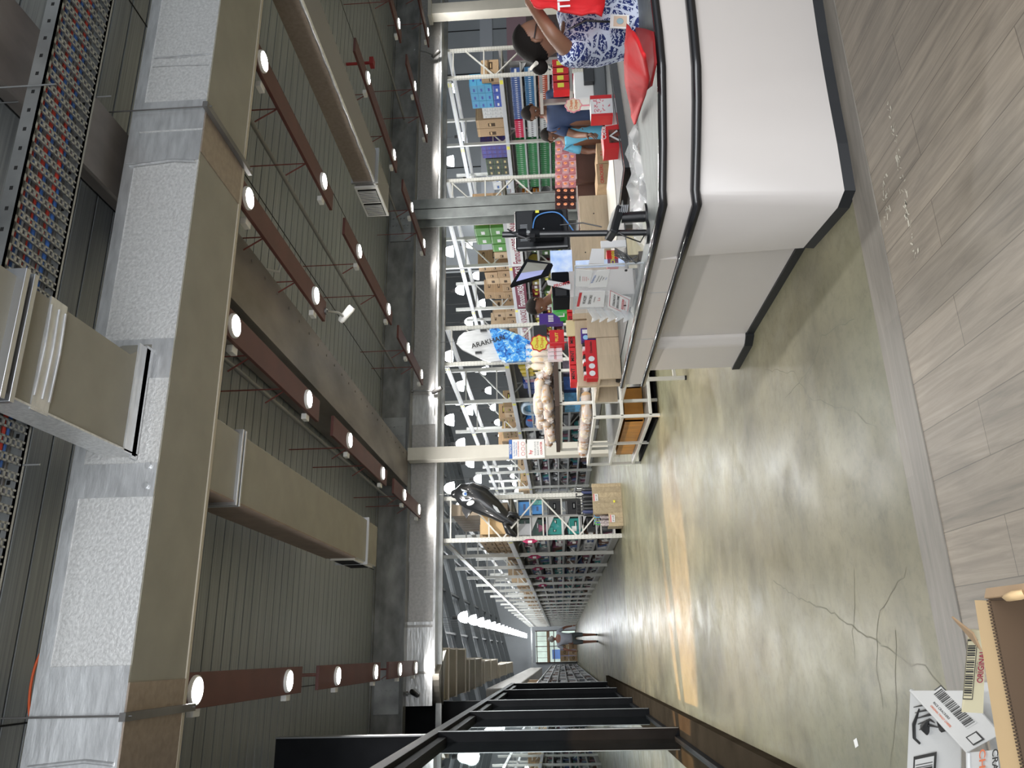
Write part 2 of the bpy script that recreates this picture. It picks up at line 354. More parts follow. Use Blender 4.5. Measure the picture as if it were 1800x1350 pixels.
for X, z in ((24.3, 3.5), (26.5, 2.6), (23.2, 2.6), (28.8, 2.7)):
    mb.box((X-.35, 33.8, z-.25), (X+.35, 33.88, z+.25), 1); mb.box((X-.28, 33.78, z-.19), (X+.28, 33.8, z+.19), 4)
for k in range(9): mb.box((18+3*k, 33.96, 0), (18.03+3*k, 34, 11), 4)
struct('wall_back', mb, [GREYW, mat('pale_band', (.5, .52, .56), .6), mat('pink_panel', (.42, .27, .30), .6), mat('brown_panel', (.19, .14, .13), .6), DARK])
# end window and doorway
mb = MB()
for X in (-.9, .55, 1.95): mb.box((X, 77.8, 0), (X+.07, 78.05, 3.9))
for z in (0, 2.1, 2.55, 3.75): mb.box((-.9, 77.8, z), (2.0, 78.05, z+.08))
for X in (-.45, .1, 1.05, 1.5): mb.box((X, 77.9, 2.6), (X+.03, 78, 3.75))
struct('window_1', mb, [mat('brown_frame', (.07, .03, .02), .5)])
mb = MB(); mb.box((-6, 84, -.2), (8, 84.1, 6)); mb.box((-.6, 83.5, 0), (.3, 83.9, 2.4), 1); mb.box((.7, 83.2, 0), (1.4, 83.8, 1.6), 2); mb.box((-6, 82, 2.6), (8, 82.3, 2.9), 3)
mb.box((-6, 78.2, -.1), (8, 84, 0), 4)
struct('wall_back', mb, [mat('daylit_yard', (.5, .6, .55), .8, emit=.5, var=.3, scale=1), BLUC, WPL, KRAFTD, WPL])
light('daylight', 'AREA', (.5, 79, 3), 160, 3, rot=(math.radians(65), 0, 0))
# partition on the left: kerb, posts, glass, header, bulkheads, dark room behind
KX0, KX1 = -1.06, -.69
mb = MB(); mb.box((KX0, 3.4, 0), (KX1, 25.3, .09)); struct('trim_9', mb, [mat('kerb_brown', (.035, .028, .02), .95, var=.2, scale=3, spec=.0)], bevel=.004)
mb = MB(); mb.box((-1.03, 3.4, 2.88), (-.85, 25.3, 3.0)); mb.box((-1.0, 3.4, 2.78), (-.9, 25.3, 2.88)); mb.box((-1.0, 3.4, .09), (-.93, 25.3, .15))
struct('trim_10', mb, [BLKM], bevel=.004)
POSTY = (5.45, 9.75, 13.0, 16.0, 20.4, 24.6)
mb = MB()
for Y in POSTY:
    mb.box((-1.0, Y, .09), (-.84, Y+.09, 2.88)); mb.box((-.985, Y+.09, .09), (-.90, Y+.20, 2.88), 1); mb.box((-1.0, Y+.20, .09), (-.87, Y+.23, 2.88))
    mb.box((-.846, Y-.006, .1), (-.838, Y, 2.88), 2)
struct('trim_11', mb, [BLKM, mat('post_bronze', (.02, .027, .03), .45, spec=.12), mat('post_edge', (.35, .36, .36), .3, .8)])
for i in range(len(POSTY)):
    y0 = POSTY[i-1]+.23 if i else 3.4; mb = MB(); mb.box((-.965, y0, .15), (-.957, POSTY[i], 2.8)); struct('window_%d' % (i+2), mb, [GLASS])
mb = MB(); mb.box((-4.5, 10.3, 3.0), (-.93, 10.45, 5.0)); mb.box((-.94, 10.29, 3.0), (-.925, 10.46, 5.0), 1); struct('trim_12', mb, [BLKM, mat('bulkhead_edge', (.2, .21, .22), .4)])
mb = MB(); mb.box((-4.5, 17.5, 3.0), (-.93, 17.65, 4.84)); struct('trim_13', mb, [BLKM])
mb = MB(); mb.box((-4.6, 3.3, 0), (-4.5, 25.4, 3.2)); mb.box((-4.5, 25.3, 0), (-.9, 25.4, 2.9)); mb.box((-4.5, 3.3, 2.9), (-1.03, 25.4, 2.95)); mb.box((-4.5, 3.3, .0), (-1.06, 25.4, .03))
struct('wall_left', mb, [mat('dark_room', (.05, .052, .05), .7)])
mb = MB(); mb.box((-9.2, -3, 0), (-9, 17.4, 5.3)); struct('wall_left', mb, [GREYW])
mb = MB(); mb.box((30, -3, 0), (30.2, 17.4, 5.3)); struct('wall_right', mb, [GREYW])
# ================================================================ DUCTS
def wrinkles(mb, x0, x1, y, z0, z1, n, axis='x', mi=1, seed=0):
    r = random.Random(seed)
    for k in range(n):
        if axis == 'x': X = r.uniform(x0, x1); mb.tube([(X, y, z0), (X+r.uniform(-.02, .02), y, (z0+z1)/2), (X+r.uniform(-.03, .03), y, z1)], r.uniform(.003, .007), 5, mi)
# main cross duct near the camera
t = thing('air_duct', 'wide foil-wrapped rectangular air duct crossing the whole view near the camera', 'air duct', (1, 5.36, 4.1))
mb = MB(); mb.box((-2.2, 4.98, 4.105), (8.2, 5.76, 4.7), 0); mb.box((-2.2, 4.99, 4.1), (8.2, 5.75, 4.106), 1)
mb.build('duct_body', [FOIL, OLIVE], t)
mb = MB()
mb.box((-2.2, 4.972, 4.62), (7.6, 4.982, 4.705))                     # tape along the upper edge
for X0, X1 in ((-1.2, -.62), (-.6, -.02), (1.05, 1.28), (1.9, 2.2), (3.72, 4.0), (4.02, 4.3), (6.0, 6.5)): mb.box((X0, 4.97, 4.1), (X1, 4.984, 4.7)); 
for X0, X1 in ((-1.2, -.12), (3.8, 4.25)): mb.box((X0, 4.98, 4.092), (X1, 5.76, 4.102), 1)
for i in range(5): wrinkles(mb, 4.5, 5.6, 4.975, 4.12, 4.6, 1, seed=i, mi=0)
for X in (-.58, 3.7): mb.tube([(X, 4.965, 4.12), (X+.02, 4.962, 4.3), (X-.01, 4.965, 4.65)], .012, 6)
mb.build('foil_tape', [FOILD, FOILW], t)
mb = MB(); mb.box((-2.2, 5.735, 4.09), (7.6, 5.775, 4.13)); mb.build('corner_angle', [mat('duct_edge', (.5, .45, .36), .5, .3)], t)
for X in (-.31, 4.2):
    mb = MB(); mb.box((X-.03, 4.9, 4.05), (X+.02, 5.85, 4.09)); mb.cyl((X, 4.94, 4.03), (X, 4.94, 5.24), .006, n=6); mb.cyl((X, 5.8, 4.03), (X, 5.8, 5.24), .006, n=6); mb.build('hanger', [GALVD], t)
# branch towards the camera
t = thing('air_duct', 'tan branch duct with flanged joint running overhead from the camera into the wide foil duct', 'air duct', (1.65, 3, 4.26))
mb = MB(); mb.box((1.34, -2.5, 4.26), (1.98, 4.72, 4.48)); mb.add([(1.34, 4.72, 4.26), (1.98, 4.72, 4.26), (2.16, 4.975, 4.26), (1.34, 4.975, 4.26), (1.34, 4.72, 4.48), (1.98, 4.72, 4.48), (2.16, 4.975, 4.48), (1.34, 4.975, 4.48)], [(0, 3, 2, 1), (4, 5, 6, 7), (1, 2, 6, 5), (3, 0, 4, 7)])
mb.build('duct_body', [OLIVE], t)
mb = MB(); mb.box((1.33, -2.5, 4.25), (1.342, 4.975, 4.48)); mb.build('foil_side', [FOIL], t)
for Y in (3.56, 3.63):
    mb = MB(); mb.box((1.29, Y, 4.21), (2.03, Y+.035, 4.52)); mb.build('flange', [mat('flange_zinc', (.55, .56, .58), .3, .9)], t, bevel=.003)
mb = MB(); mb.box((1.32, 3.85, 4.252), (2.0, 4.0, 4.262)); mb.box((1.32, 4.8, 4.25), (2.1, 4.95, 4.262)); mb.box((1.3, 4.9, 4.25), (2.12, 4.97, 4.27))
for Y in (3.86, 3.93, 3.99): mb.tube([(1.4, Y, 4.25), (1.7, Y+.01, 4.249), (1.95, Y, 4.25)], .008, 6)
for X in (1.26, 1.12): mb.cyl((X, 4.975, 4.16), (X, 4.95, 4.16), .022, n=8)
mb.build('foil_tape', [FOILD], t)
# branch away from the camera, with a register at its end
t = thing('air_duct', 'pale tan branch duct leading away overhead with a louvred grille at its far end', 'air duct', (1.55, 8.5, 4.1))
mb = MB(); mb.box((1.26, 5.77, 4.1), (1.84, 11.5, 4.5)); mb.build('duct_body', [OLIVE], t, bevel=.004)
mb = MB(); mb.box((1.248, 5.77, 4.09), (1.26, 10.3, 4.5)); mb.build('foil_side', [mat('duct_brown', (.26, .19, .145), .5, .3, var=.15, scale=6)], t)
for Y in (6.25, 6.31, 10.85): mb = MB(); mb.box((1.22, Y, 4.07), (1.88, Y+.03, 4.53)); mb.build('flange', [mat('flange_zinc', (.6, .6, .6), .3)], t, bevel=.003)
mb = MB(); mb.box((1.235, 10.4, 4.13), (1.26, 11.4, 4.47))
for i in range(12): mb.box((1.225, 10.47+i*.075, 4.17), (1.237, 10.5+i*.075, 4.43), 1)
mb.build('grille', [WPOST, DARK], t)
# foil duct on the right with a register
t = thing('air_duct', 'brown foil air duct on the right ending in a white louvred grille', 'air duct', (7.5, 8, 4.1))
mb = MB(); mb.box((7.22, 5.77, 4.1), (7.79, 11.45, 4.45)); mb.build('duct_body', [mat('duct_grey', (.27, .26, .26), .5)], t, bevel=.02)
mb = MB(); mb.box((7.205, 5.77, 4.14), (7.22, 10.5, 4.45)); mb.build('foil_side', [FOILW], t, bevel=.006)
mb = MB(); mb.tube([(7.21, 5.77+i*.22, 4.115+.006*(i % 2)) for i in range(23)], [.022+.008*(i % 2) for i in range(23)], 8)
mb.build('foil_tape', [FOILD], t)
mb = MB(); mb.box((7.17, 10.55, 4.08), (7.21, 11.42, 4.46)); 
for j in range(2):
    mb.box((7.155, 10.6+j*.41, 4.12), (7.172, 10.97+j*.41, 4.42), 1)
    for i in range(9): mb.obox((7.158, 10.64+j*.41+i*.04, 4.27), (.02, .012, .29), (0, 0, .5), 0)
mb.build('grille', [WPL, DARK], t)
mb = MB(); mb.box((7.18, 10.42, 4.05), (7.83, 10.46, 4.48)); mb.build('flange', [mat('flange_zinc', (.6, .6, .6), .3)], t)
# long foil duct under the girder, its elbow and the trunk to the back
t = thing('air_duct', 'long foil duct running across below the steel girder, turning back at the left', 'air duct', (7, 16.7, 4.03))
mb = MB(); mb.box((-.35, 16.48, 4.035), (29.9, 16.95, 4.56)); mb.build('duct_body', [mat('foil_far', (.42, .41, .40), .42, .6, var=.12, scale=18, bump=.15)], t, bevel=.01)
mb = MB(); mb.box((-.35, 16.47, 3.99), (29.9, 16.95, 4.04))
for X0, X1 in ((-.3, .55), (.6, .66), (4.9, 5.6), (-.95, -.35)): mb.box((X0, 16.465, 4.03), (X1, 16.48, 4.57))
for i in range(30): mb.tube([(5.1+i*.36, 16.465, 4.06), (5.3+i*.36, 16.46, 4.05+.02*math.sin(i)), (5.46+i*.36, 16.465, 4.06)], .012, 5)
mb.build('foil_tape', [FOILD], t)
pts = []; vs = []
for i in range(9):
    a = math.pi/2*i/8; pts.append((-.35-.62*math.sin(a), 17.1-.62*math.cos(a)))
mb = MB(); z0, z1 = 3.9, 4.56
for i in range(8): mb.prism([(pts[i][0], pts[i][1], z0), (pts[i+1][0], pts[i+1][1], z0), (.1, 17.5, z0)], (0, 0, z1-z0))
mb.build('elbow', [mat('foil_elbow', (.5, .46, .4), .3, .85, var=.1, scale=4)], t)
t = thing('air_duct', 'tan sheet trunk duct in stepped sections along the left side of the hall', 'air duct', (-.4, 25, 3.9))
secs = [((-.9, .13), (17.5, 21.2), 3.93), ((-.9, -.12), (21.25, 25.2), 3.9), ((-.85, -.2), (25.3, 31), 3.88), ((-.85, -.4), (31.1, 40), 3.85)]
for (a, b2), (c, d), z in secs:
    mb = MB(); mb.box((a, c, z), (b2, d, z+.6)); mb.build('duct_section', [mat('duct_tan', (.56, .49, .38), .45, .35, var=.06, scale=3)], t, bevel=.01)
for (a, b2), (c, d), z in secs:
    for Y in (c+.5, d-.05, (c+d)/2): mb = MB(); mb.box((a-.03, Y, z-.03), (b2+.03, Y+.05, z+.63)); mb.build('flange', [mat('flange_tan', (.55, .5, .42), .4, .3)], t)
mb = MB(); mb.box((-2.2, 25.5, 2.9), (-1.0, 60, 3.8)); mb.build('panel', [mat('old_panel', (.5, .47, .42), .6, var=.2, scale=4)], t, bevel=.05)
# ================================================================ CABLE TRAY, PIPES
t = thing('cable_tray', 'perforated galvanised cable tray carrying red and blue cables, above the foil duct', 'cable tray', (3, 4, 4.5))
for i, Y in enumerate((3.74, 4.2)):
    mb = MB(); mb.box((-1.5, Y, 4.5), (7, Y+.012, 4.6)); mb.box((-1.5, Y-(0 if i else .0), 4.5), (7, Y+.03, 4.51))
    for k in range(60): mb.box((-1.4+k*.14, Y-.002, 4.545), (-1.375+k*.14, Y, 4.565), 1)
    mb.build('side_rail', [GALV, DARK], t)
slat = None
for k in range(80):
    X = -1.45+k*.094
    if k == 0:
        mb = MB(); mb.box((X, 3.75, 4.5), (X+.05, 3.765+.02, 4.512)); 
        for j in range(10): mb.box((X, 3.77+j*.043, 4.5), (X+.05, 3.788+j*.043, 4.51))
        mb.box((X, 3.76, 4.5), (X+.012, 4.2, 4.512)); mb.box((X+.038, 3.76, 4.5), (X+.05, 4.2, 4.512)); slat = mb.build('slat', [GALV], t)
    else:
        s2 = slat.copy(); C.objects.link(s2); s2.location.x += k*.094
r = random.Random(2)
for k in range(9):
    mb = MB(); Y = 3.82+k*.04; mb.tube([(-1.5+i*.5, Y+r.uniform(-.012, .012), 4.535+r.uniform(0, .03)) for i in range(18)], .014, 7)
    mb.build('red_cable' if k % 3 == 0 else 'data_cable', [REDC if k % 3 == 0 else (BLUC if k % 3 == 1 else GALVD)], t)
for X, Y in ((1.1, 4.22), (3.4, 3.72), (3.75, 4.25), (5.2, 3.72)): mb = MB(); mb.cyl((X, Y, 4.4), (X, Y, 5.24), .006, n=6); mb.build('hanger_rod', [GALV], t)
mb = MB(); mb.box((2.06, 3.0, 4.66), (2.12, 3.8, 4.72)); mb.build('cross_channel', [GALV], t)
def pipe(name, lab, cat, path, r, m, **k): mb = MB(); mb.tube(path, r, 8); return mb.build(name, m, label=lab, cat=cat, **k)
sl = light('lamp', 'SPOT', (-3.9, 9.3, 2.5), 7000, .04, (1, .55, .25), spot=math.radians(24)); sl.rotation_euler = (Vector((.2, 9.6, 0))-Vector((-3.9, 9.3, 2.5))).to_track_quat('-Z', 'Y').to_euler(); sl.data.spot_blend = .25  # unseen warm spot added behind the glass for the warm patch on the floor
PIPE = mat('grey_conduit', (.26, .26, .25), .5, .2)
pipe('orange_cable', 'orange flexible cable looping above the wide foil duct at far left', 'cable', spline([P(x, y, 5.3) for x, y in ((78, 1138), (66, 1160), (57, 1190), (52, 1225), (52, 1255), (58, 1285))]), .009, ORC)
pipe('sprinkler_pipe', 'grey sprinkler pipe under the deck between the two left rows of lamps', 'pipe', [(3.05, 5.9, 4.9), (3.08, 11, 4.9), (3.12, 16.2, 4.9)], .028, PIPE)
pipe('sprinkler_pipe', 'grey sprinkler pipe under the deck beside the lamp row behind the foil duct', 'pipe', [(6.14, 5.9, 4.9), (6.14, 11, 4.9), (6.14, 16.2, 4.9)], .028, PIPE)
pipe('sprinkler_pipe', 'grey sprinkler pipe under the deck at the far right', 'pipe', [(13.05, 8, 4.9), (13.0, 16.2, 4.9)], .028, PIPE)
pipe('sprinkler_pipe', 'grey sprinkler pipe below the deck right of the duct with the white grille', 'pipe', [(9.75, 8, 4.85), (9.75, 16.2, 4.85)], .026, PIPE)
pipe('conduit', 'pale bent conduit along the steel beam leading to the white camera', 'pipe', [(4.22, 5.9, 4.75), (4.25, 7.3, 4.75), (4.28, 7.8, 4.72), (4.5, 8.3, 4.7), (4.75, 8.4, 4.7)], .018, mat('pale_conduit', (.45, .45, .43), .5))
mb = MB(); mb.cyl((11.2, 12.2, 5.24), (11.2, 12.2, 4.75), .03); mb.box((11.12, 12.12, 4.68), (11.28, 12.28, 4.76))
mb.build('sounder', mat('alarm_red', (.3, .02, .02), .5), label='small red alarm sounder under the deck at upper right', cat='alarm')
# ================================================================ LAMPS UNDER THE DECK
LZ = 4.25
def board(X, ya, yb, lab, lamps, side=1):
    t = thing('light_board', lab, 'ceiling light', (X, (ya+yb)/2, LZ), 'dark red lamp boards under the deck')
    mb = MB(); mb.box((X-.135, ya, LZ+.01), (X+.135, yb, LZ+.05)); mb.build('board', [REDB], t, bevel=.004)
    mb = MB()
    for Y in (ya+.35*(yb-ya), ya+.7*(yb-ya)):
        mb = MB(); mb.cyl((X, Y, LZ+.05), (X, Y, 5.24), .008, n=6); mb.bar((X-.16, Y, 4.6), (X, Y, LZ+.1), .012)
        mb.build('hanger', [mat('red_rod', (.2, .05, .04), .5)], t)
    for Y in lamps:
        mb = MB(); mb.lathe([(.115, LZ+.012), (.115, LZ-.012), (.1, LZ-.02)], (X, Y, 0), 20); e = mb.build('lamp_rim', [WPL], t)
        mb = MB(); mb.lathe([(.1, -.019), (.06, -.024), (.0, -.026)], (X, Y, LZ), 20); mb.build('lamp_disc', [GLOW], e)
        mb = MB(); mb.box((X-.2, Y+.12, LZ+.05), (X-.13, Y+.24, LZ+.11)); mb.build('driver_box', [WPL], t, bevel=.005)
        light('lamp', 'AREA', (X, Y, LZ-.035), 40, .19, (1, .97, .93), parent=t)
for X, rows, nm in ((-.22, (0, 1, 2), 'left row, above the glass partition'), (2.86, (0, 1, 2), 'second row from the left'), (4.2, (0,), 'row beside the steel beam'),
                (5.84, (0, 1, 2), 'row behind the foil duct corner'), (9.1, (1, 2), 'row right of the white grille'), (12.3, (1, 2), 'far right row')):
    for q in rows:
        yb = [(5.95, 8.88, (6.25, 8.4)), (9.5, 12.75, (10.25, 12.35)), (13.35, 16.1, (14.2, 15.75))][q]
        board(X, yb[0], yb[1], 'dark red lamp board with two round white lamps, %s, %s' % (['nearest', 'middle', 'farthest'][q], nm), yb[2])
t = board(15.3, 13.8, 16.1, 'dark red lamp board with one round lamp, at the far right edge below the girder', (15.7,))
# surveillance cameras
def cctv(lab, c, d, body, m, arm):
    t = thing('security_camera', lab, 'camera', c); c = Vector(c); d = Vector(d).normalized()
    mb = MB(); mb.tube([c-d*.13, c-d*.1, c+d*.1, c+d*.13], [.035, .05, .055, .045], 14); mb.build('housing', [m], t)
    mb = MB(); mb.cyl(c+d*.125, c+d*.135, .035); mb.build('lens', [BLK], t)
    mb = MB(); mb.tube([Vector(arm), (Vector(arm)+c)/2+Vector((0, 0, -.02)), c-d*.05], .018, 8); mb.cyl(arm, Vector(arm)+Vector((0, 0, .03)), .045); mb.build('arm', [GALV], t)
cctv('white bullet security camera on the end of a red lamp board by the steel beam', (4.33, 9.25, 4.1), (-.3, -.35, -.6) if 0 else (.5, -.2, -.5), 1, WPL, (4.2, 8.86, 4.24))
cctv('dark security camera below the long foil duct, above the bread rack', P(768, 686, 16.3), (.3, -.3, -.8), 1, GALVD, P(757, 686, 16.3)+Vector((0, 0, .40)))
cctv('dark security camera hanging below the foil duct at upper right', P(766, 95, 16.3), (.3, -.3, -.6), 1, GALVD, P(756, 86, 16.3)+Vector((0, 0, .40)))
cctv('black dome security camera perched on the dark bulkhead at left', P(729, 1219, 16.3), (.2, -.5, .2), 1, BLK, P(722, 1219, 16.3)+Vector((0, 0, .06)))
# hall high-bay lamps
CORDS = {}
def highbay(lab, loc, grp='hanging high-bay lamps of the hall', pw=0, first=[]):
    X, Y, z = loc
    if not first:
        t = thing('high_bay_lamp', lab, 'lamp', loc, grp)
        mb = MB(); mb.lathe([(.0, .30), (.07, .30), (.15, .22), (.19, .10), (.20, 0)], loc, 18); a = mb.build('shade', [GLOWH], t)
        mb = MB(); mb.lathe([(.065, .30), (.065, .5), (.0, .5)], loc, 12); b2 = mb.build('ballast', [GALVD], t)
        first += [t, a, b2]
    else: t = dup(first[0], loc, lab, ch=first[1:])
    kx = round(X, 0)
    if kx not in CORDS:
        mb = MB(); mb.cyl((X, Y, z+.5), (X, Y, roofz(X)-.05), .008, n=5); WP[t.name] = Vector(loc); CORDS[kx] = mb.build('cord', [GALVD], t)
    else: c = CORDS[kx].copy(); C.objects.link(c); c.parent = t
    if pw: light('lamp', 'POINT', (X, Y, z-.15), pw, .25, (.95, .98, 1))
for k in range(17): highbay('domed high-bay lamp over the main aisle, %s from the front' % ORD[k], (1.22+.02*k, 27.5+3.0*k, 4.62), pw=75 if k % 2 == 0 else 0)
for j, (X, Y0, n) in enumerate(((5.0, 21, 4), (7.2, 23.8, 17), (9.3, 20.5, 4), (13.2, 20.5, 17), (16.9, 20.5, 6), (21, 21.5, 14))):
    for k in range(n): highbay('domed high-bay lamp, %s row right of the aisle, %s from the front' % (ORD[j], ORD[k]), (X, Y0+3.0*k, 4.62), pw=(120 if k < 5 else 420) if k % 3 == 0 else 0)  # far lamps of these rows added to brighten the back of the hall
#@@RACKS
# ================================================================ PALLET RACKS
BAY = 2.93
RX = [2.37, 6.52, 10.68, 14.9]
RN = ['aisle rack', 'second rack', 'third rack', 'far right rack']
NB = [20, 7, 4, 3]
def upright_mb(X, Y, z1, near):
    mb = MB(); mb.box((X-.045, Y-.035, 0), (X+.045, Y+.035, z1))
    if near:
        for k in range(int(z1/.075)):
            for s in (-1, 1): mb.box((X+s*.022-.004, Y-.0375, .05+k*.075), (X+s*.022+.004, Y-.035, .062+k*.075), 1)
            mb.box((X-.0475, Y-.006, .05+k*.075), (X-.045, Y+.006, .062+k*.075), 1)
    return mb
for ri, X0 in enumerate(RX):
    t = thing('pallet_rack', 'tall white perforated steel pallet rack, %s' % RN[ri], 'rack', (X0, 17, 0))
    X1 = X0+.93; proto = None; zt = 4.42
    for i in range(NB[ri]+1):
        Y = 17+BAY*i
        if i < 2:
            ps = []
            for X in (X0, X1): ps.append(upright_mb(X, Y, 4.0 if i == 0 else zt, i == 0).build('upright', [WMET, DARK], t))
            mb = MB(); z = .12 if ri != 2 else .5; s = 0
            nodes = [(X1 if k % 2 == 0 else X0, z+k*.83) for k in range(5)]
            for k in range(4): mb.bar((nodes[k][0], Y, nodes[k][1]), (nodes[k+1][0], Y, nodes[k+1][1]), .045, .03)
            for zz in (.15, 2.9, 3.75): mb.bar((X0, Y, zz), (X1, Y, zz), .04, .03)
            ps.append(mb.build('brace', [WMET], t)); proto = ps
        else:
            for q in proto:
                c = q.copy(); C.objects.link(c); c.location.y = (i-1)*BAY
    bp = None
    for i in range(NB[ri]):
        Y = 17+BAY*i
        if i == 0:
            bp = []
            for z in (3.87, 2.44):
                for X in (X0-.055, X1+.015):
                    mb = MB(); mb.box((X, Y+.04, z-.06), (X+.04, Y+BAY-.04, z+.06))
                    if z > 3: mb.box((X-.004, Y+.05, z-.02), (X, Y+BAY-.05, z+.02), 1)
                    bp.append(mb.build('beam', [mat('beam_white', (.52, .53, .56), .4, 0), WMET], t, bevel=.006))
            mb = MB(); mb.box((X0, Y+.03, 2.4), (X1, Y+BAY-.03, 2.43)); bp.append(mb.build('deck_panel', [mat('rack_deck', (.3, .29, .26), .6)], t))
            mb = MB()
            for z in (2.44, 3.87): mb.quad((X0-.0565, Y+.2, z), (0, -1, 0), ZA, .16, .09)
            bp.append(mb.build('yellow_tag', [YEL], t))
        else:
            for q in bp:
                c = q.copy(); C.objects.link(c); c.location.y = i*BAY
# display shelving under the racks
def shelving(ri, nb, levels, side=0, dp=.42):
    X0 = RX[ri]
    for i in range(nb):
        Y = 17+BAY*i
        if i == 0:
            t = thing('display_shelf', 'grey display shelving in the first bay of the %s' % RN[ri], 'shelf', (X0, 17, 0), 'grey display shelving units'); ch = []
            for z in levels:
                mb = MB(); mb.box((X0+.05, Y+.06, z-.03), (X0+.05+dp, Y+BAY-.06, z)); mb.box((X0+.035, Y+.06, z-.045), (X0+.05, Y+BAY-.06, z+.012))
                for k in range(3): mb.add([(X0+.05+dp, Y+.1+k*.9, z-.03), (X0+.05+dp, Y+.1+k*.9, z-.18), (X0+.15, Y+.1+k*.9, z-.03)], [(0, 1, 2)])
                ch.append(mb.build('shelf_board', [mat('shelf_grey', (.48, .49, .50), .4)], t))
            mb = MB(); mb.box((X0+.06+dp, Y+.05, 0), (X0+.09+dp, Y+BAY-.05, 2.34)); ch.append(mb.build('back_panel', [mat('shelf_back', (.25, .25, .25), .6)], t))
            mb = MB(); mb.box((X0+.03, Y+.06, .02), (X0+.06, Y+BAY-.06, .16)); ch.append(mb.build('plinth', [mat('plinth_grey', (.38, .38, .36), .5)], t))
        else: dup(t, (X0, 17+BAY*i, 0), 'grey display shelving in the %s bay of the %s' % (ORD[i], RN[ri]), ch=ch)
LV = [.18, .55, .92, 1.28, 1.64, 2.0]
shelving(0, 20, LV); shelving(1, 6, LV); shelving(2, 4, LV); shelving(3, 3, [.4, .78, 1.16, 1.54, 1.92])
mb = MB()
# ---- cartons on the storage level
CART = palette('carton', [(.40, .27, .155), (.46, .32, .19), (.34, .22, .12), (.52, .38, .24), (.30, .19, .10)], .75)
COLN = ['brown', 'light brown', 'dark brown', 'tan', 'deep brown']
BOXM = {}
def carton_mesh(kind):      # one mesh per kind of carton, unit size around its base
    if kind in BOXM: return BOXM[kind]
    mb = MB(); mb.box((-.5, -.5, 0), (.5, .5, 1)); 
    mb.quad((-.502, 0, .93), (0, -1, 0), ZA, .96, .02, 1); mb.quad((0, -.502, .93), XA, ZA, .96, .02, 1)
    mb.quad((-.502, .12, .45), (0, -1, 0), ZA, .4, .25, 2); mb.quad((-.503, .12, .5), (0, -1, 0), ZA, .3, .06, 1); mb.quad((.1, -.502, .45), XA, ZA, .5, .22, 2); mb.quad((.1, -.503, .45), XA, ZA, .3, .06, 1)
    o = mb.build('carton', [kind[0], kind[1], kind[2]], origin=(0, 0, 0)); me = o.data; bpy.data.objects.remove(o); BOXM[kind] = me; return me
def put(name, me, loc, size, lab, cat, grp=None, rot=(0, 0, 0), kind=None):
    o = bpy.data.objects.new(name, me); C.objects.link(o); o.location = loc; o.scale = size; o.rotation_euler = rot
    o['label'] = lab; o['category'] = cat
    if grp: o['group'] = grp
    if kind: o['kind'] = kind
    return o
r = random.Random(11)
def cartons(ri, bays, sizes, mats_, names, maxh, z0=2.505, dense=.85, xs=(0,)):
    X0 = RX[ri]
    for i in bays:
        Y = 17+BAY*i+.1; c = 0
        while Y < 17+BAY*(i+1)-.5:
            sx, sy, sz = r.choice(sizes); k = r.randrange(len(mats_)); n = r.randint(1, max(1, int(maxh/sz)))
            if r.random() < dense:
                for q in range(n):
                    m_ = mats_[k]; me = carton_mesh(m_)
                    put('carton', me, (X0+.1+sx/2+r.uniform(0, .04), Y+sy/2, z0+q*(sz+.002)), (sx, sy-.02, sz), '%s carton, upper level of %s, %s bay, pile %s, %s from below' % (names[k], RN[ri], ORD[i], ORD[c].replace('first', 'one').replace('second', 'two').replace('third', 'three').replace('fourth', 'four').replace('fifth', 'five').replace('sixth', 'six').replace('seventh', 'seven').replace('eighth', 'eight'), ORD[q]), 'box', 'cartons stored on the %s' % RN[ri], (0, 0, r.uniform(-.02, .02)))
            Y += sy+.02; c += 1
KM = [(CART[i], KRAFTL, KRAFTD) for i in range(5)]
cartons(0, range(1, 20), [(.5, .55, .22), (.5, .42, .28), (.6, .6, .3)], KM, COLN, .72, dense=.7)
cartons(1, (1, 2, 4, 5), [(.5, .5, .3), (.45, .35, .25)], KM[2:4]+[(CART[0], YEL, KRAFTD)], ['dark brown', 'tan', 'brown yellow-taped'], .8, dense=.6)
GRN = mat('carton_green', (.10, .30, .06), .6); BLU = mat('carton_blue', (.03, .08, .42), .55); SKY = mat('carton_sky', (.08, .36, .62), .55); PUR = mat('carton_purple', (.07, .05, .2), .55)
cartons(2, (1, 2, 3), [(.45, .42, .38), (.45, .5, .3)], [KM[3], KM[2], (CART[1], KRAFTD, KRAFTD)], ['tan', 'olive brown', 'light brown'], .95, dense=1)
for q, (Y, z, sy, sz, m_, nm) in enumerate([(17.2, 0, .75, .75, KM[0], 'large plain brown'), (18.1, 0, .42, .4, (GRN, PAPER, PAPER), 'green and white'), (18.55, 0, .42, .4, (GRN, PAPER, PAPER), 'green and white'), (19.0, 0, .42, .4, (GRN, PAPER, PAPER), 'green and white'), (18.1, .41, .42, .4, (GRN, PAPER, PAPER), 'green and white'), (18.55, .41, .42, .4, (GRN, PAPER, PAPER), 'green and white'), (19.45, 0, .4, .38, KM[3], 'tan printed')]):
    put('carton', carton_mesh(m_), (RX[2]+.4, Y+sy/2, 2.505+z), (.5, sy-.02, sz), '%s carton, near upper bay of third rack, %s along, %s layer' % (nm, ORD[int((Y-17.2)/.45)], 'lower' if z == 0 else 'upper'), 'box', 'cartons stored on the %s' % RN[2])
